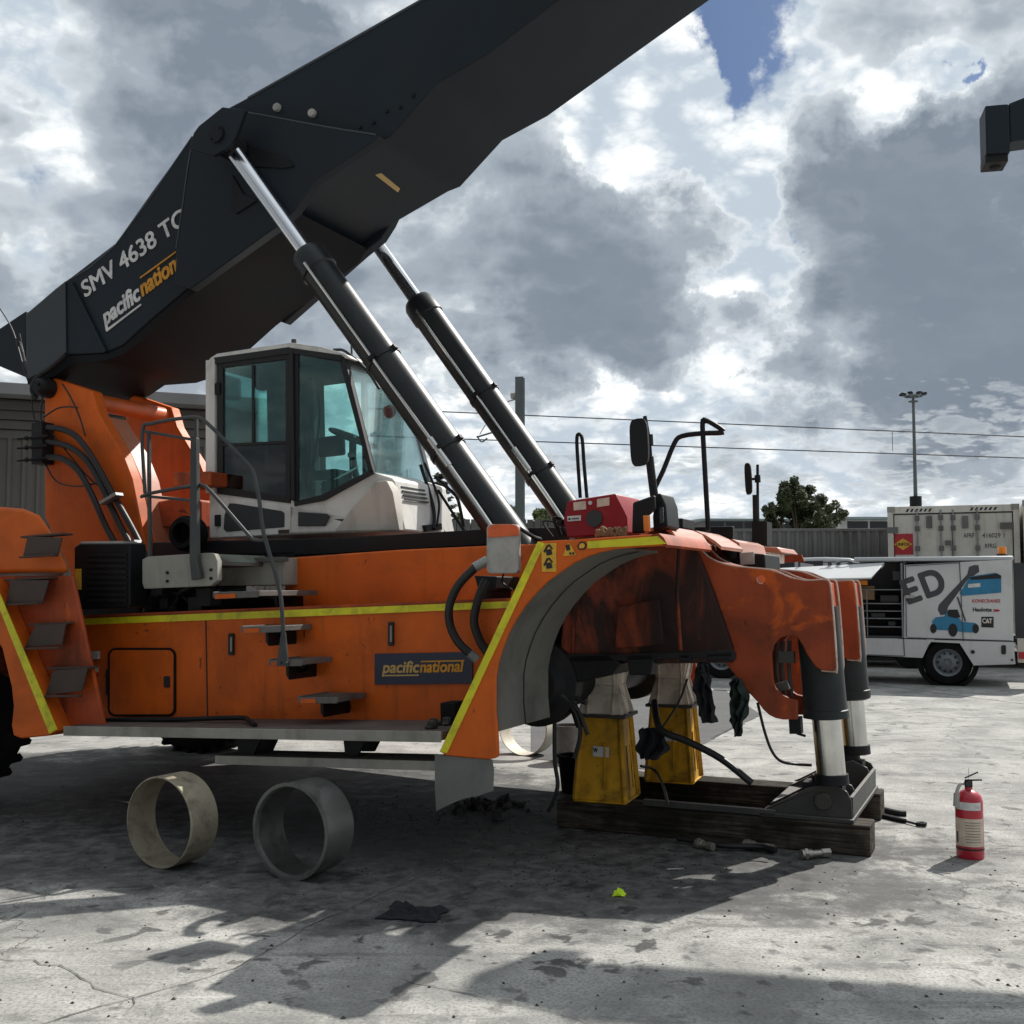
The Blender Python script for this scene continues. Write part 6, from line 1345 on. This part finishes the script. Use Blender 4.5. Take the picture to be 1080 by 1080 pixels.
# light tower
LO = W(967.5,600,85); LO.z = 0; LF = Frame(LO, 0, 0); lt = LF.root('light_tower'); tag(lt, 'tall slim floodlight tower behind the white container', 'light tower')
lh = LF.L(967,418,0).z
mb = MB(LF); mb.lathe([(0,0),(.20,0),(.10,lh),(0,lh)], (0,0,0), (0,0,1), 16); mb.build('mast', 'post_grey', lt)
mb = MB(LF); mb.lathe([(0,0),(.45,0),(.45,1.2),(0,1.2)], (0,0,LF.L(967,540,0).z), (0,0,1), 12); mb.build('mast_collar', 'black_steel', lt)
mb = MB(LF); mb.lathe([(.62,-.04),(.7,-.04),(.7,.04),(.62,.04)], (0,0,lh), (0,0,1), 24, closedprof=True)
for i in range(4): a = i*math.pi/2+.4; mb.bar((0,0,lh),(math.cos(a)*.66,math.sin(a)*.66,lh),.05,.05)
mb.lathe([(.3,0),(.36,0),(.36,.08),(.3,.08)], (0,0,LF.L(967,424,0).z), (0,0,1), 16, closedprof=True); mb.build('head_ring', 'post_grey', lt)
for i in range(8):
    a = i*math.pi/4+.2; d = Vector((math.cos(a), math.sin(a), 0)); mb = MB(LF); p = Vector((0,0,lh+.12))+d*.65
    mb.bar(p, p+d*.38+Vector((0,0,.06)), .36, .13); mb.build('floodlight', 'black_steel', lt, .02)

# far buildings
def house(px0, px1, py0, py1, Y, lab, roof='house_roof', win=3, wallc='house_wall'):
    a, e = W(px0, py1, Y), W(px1, py0, Y); HF = Frame((a.x, Y, 0), -3, 0); r = HF.root('house'); tag(r, lab, 'building'); wd = e.x-a.x; zt_ = e.z
    mb = MB(HF); mb.box(0, wd, 0, 7, 0, zt_-.12); mb.build('wall', wallc, r)
    mb = MB(HF); mb.hexa([(-.5,-.6,zt_-.11),(wd+.5,-.6,zt_-.11),(wd+.5,7.6,zt_-.11),(-.5,7.6,zt_-.11)], [(-.5,-.6,zt_+.06),(wd+.5,-.6,zt_+.06),(wd+.5,7.6,zt_+.3),(-.5,7.6,zt_+.3)]); mb.build('roof', roof, r)
    for k in range(win):
        x_ = wd*(k+.5)/win; mb = MB(HF); mb.box(x_-.7, x_+.7, -.05, -.01, zt_-1.6, zt_-.22); mb.build('window', 'window_dark', r)
house(893,965,546.5,575,75,'pale house with a green-grey roof beyond the grey container', win=3)
house(745,885,548,575,95,'long low pale building with green-grey roof, behind the dark bushy tree', win=7, wallc='container_grey')

# trees
def tree(px, base_py, Y, blobs, n, leaf, m, lab, trunk_h, name='broadleaf_tree', seed=1, tr_r=.25):
    random.seed(seed); o = W(px, base_py, Y); o.z = 0; r = bpy.data.objects.new(name, None); S.collection.objects.link(r); r.location = o
    tag(r, lab, 'tree', None)
    mb = MB(); cs = [(W(a, c2, Y+dy)-o, rr*Y/FOC) for a, c2, rr, dy in blobs]
    mb.tube([(0,0,0),(.1,.0,trunk_h*.5),(0,.1,trunk_h)], tr_r, 8, taper=.6)
    for c, rr in cs: mb.tube([(0,.05,trunk_h*.8), (Vector((0,0,trunk_h*.9))+c)/2+Vector((0,.2,0)), c], tr_r*.4, 6, taper=.3)
    mb.build('trunk', 'bark', r)
    mb = MB(); tot = sum(q_[1]**2 for q_ in cs)
    for c, rr in cs:
        subs = []
        for k in range(int(16)):
            d = Vector((random.gauss(0,1), random.gauss(0,1), random.gauss(0,1)*.8)).normalized(); subs.append((c+d*rr*random.uniform(.45,.95), rr*random.uniform(.18,.42)))
        for k in range(int(n*rr*rr/tot)):
            sc_, sr_ = random.choice(subs); d = Vector((random.gauss(0,1), random.gauss(0,1), random.gauss(0,1))).normalized()
            p = sc_+d*sr_*random.uniform(.5,1.0)**.5*random.uniform(.8,1.1)
            t1 = Vector((random.gauss(0,1), random.gauss(0,1), random.gauss(0,1))).normalized(); t2 = t1.orthogonal().normalized()
            s_ = leaf*random.uniform(.6,1.5); mb.poly([p+t1*s_, p+t2*s_*.55, p-t1*s_, p-t2*s_*.55])
    me_o = mb.build('crown', m, r); 
    return r
tree(846,560,68,[(838,530,21,0),(852,540,24,1),(832,516,13,0),(820,545,14,1),(878,545,15,0),(866,552,16,-1),(846,520,12,1),(812,536,8,0)], 20000, .13, 'leaf_dark', 'dark bushy tree with two crowns on the skyline, above the grey container', 3.5, seed=4)
tree(575,560,38,[(576,545,13,0),(566,556,13,0),(590,552,12,0),(600,560,10,1),(583,560,12,0)], 12000, .065, 'leaf_mid', 'light green bushy tree to the right of the catenary post', 2.0, seed=9, tr_r=.12)
tree(532,560,55,[(530,540,14,0),(522,552,16,0),(540,550,12,0),(510,560,12,0)], 9000, .10, 'leaf_dark', 'dark rounded tree to the left of the catenary post', 2.5, seed=12, tr_r=.2)
tree(480,565,52,[(484,552,9,0),(494,560,9,0)], 2500, .12, 'leaf_dark', 'low dark bush beside the tall conifer, seen past the cab', 1.2, name='bush', seed=15, tr_r=.1)
# Norfolk-like conifer seen behind the cab front
o = W(464,565,60); o.z = 0; pn = bpy.data.objects.new('conifer_tree', None); S.collection.objects.link(pn); pn.location = o; tag(pn, 'tall narrow layered conifer seen between the cab and near cylinder', 'tree')
ptop = W(464,500,60).z; mb = MB(); mb.tube([(0,0,0),(0,0,ptop)], .22, 8, taper=.2); mb.build('trunk', 'bark', pn)
mb = MB(); random.seed(21); z_ = .8
while z_ < ptop-.1:
    f_ = 1-z_/ptop; rad_ = .25+1.9*f_**.8
    for k in range(9):
        a = k*2*math.pi/9+random.random(); d = Vector((math.cos(a), math.sin(a), 0))
        for j in range(26):
            t = random.uniform(.1,1); p = d*rad_*t+Vector((0,0,z_-.15*t+.25*t*t))+Vector((random.gauss(0,.07),random.gauss(0,.07),random.gauss(0,.05))); t1 = (d+Vector((random.gauss(0,.5),random.gauss(0,.5),random.gauss(0,.4)))).normalized(); t2 = t1.orthogonal().normalized(); mb.poly([p+t1*.16, p+t2*.05, p-t1*.16, p-t2*.05])
    z_ += .42
mb.build('crown', 'leaf_pine', pn)
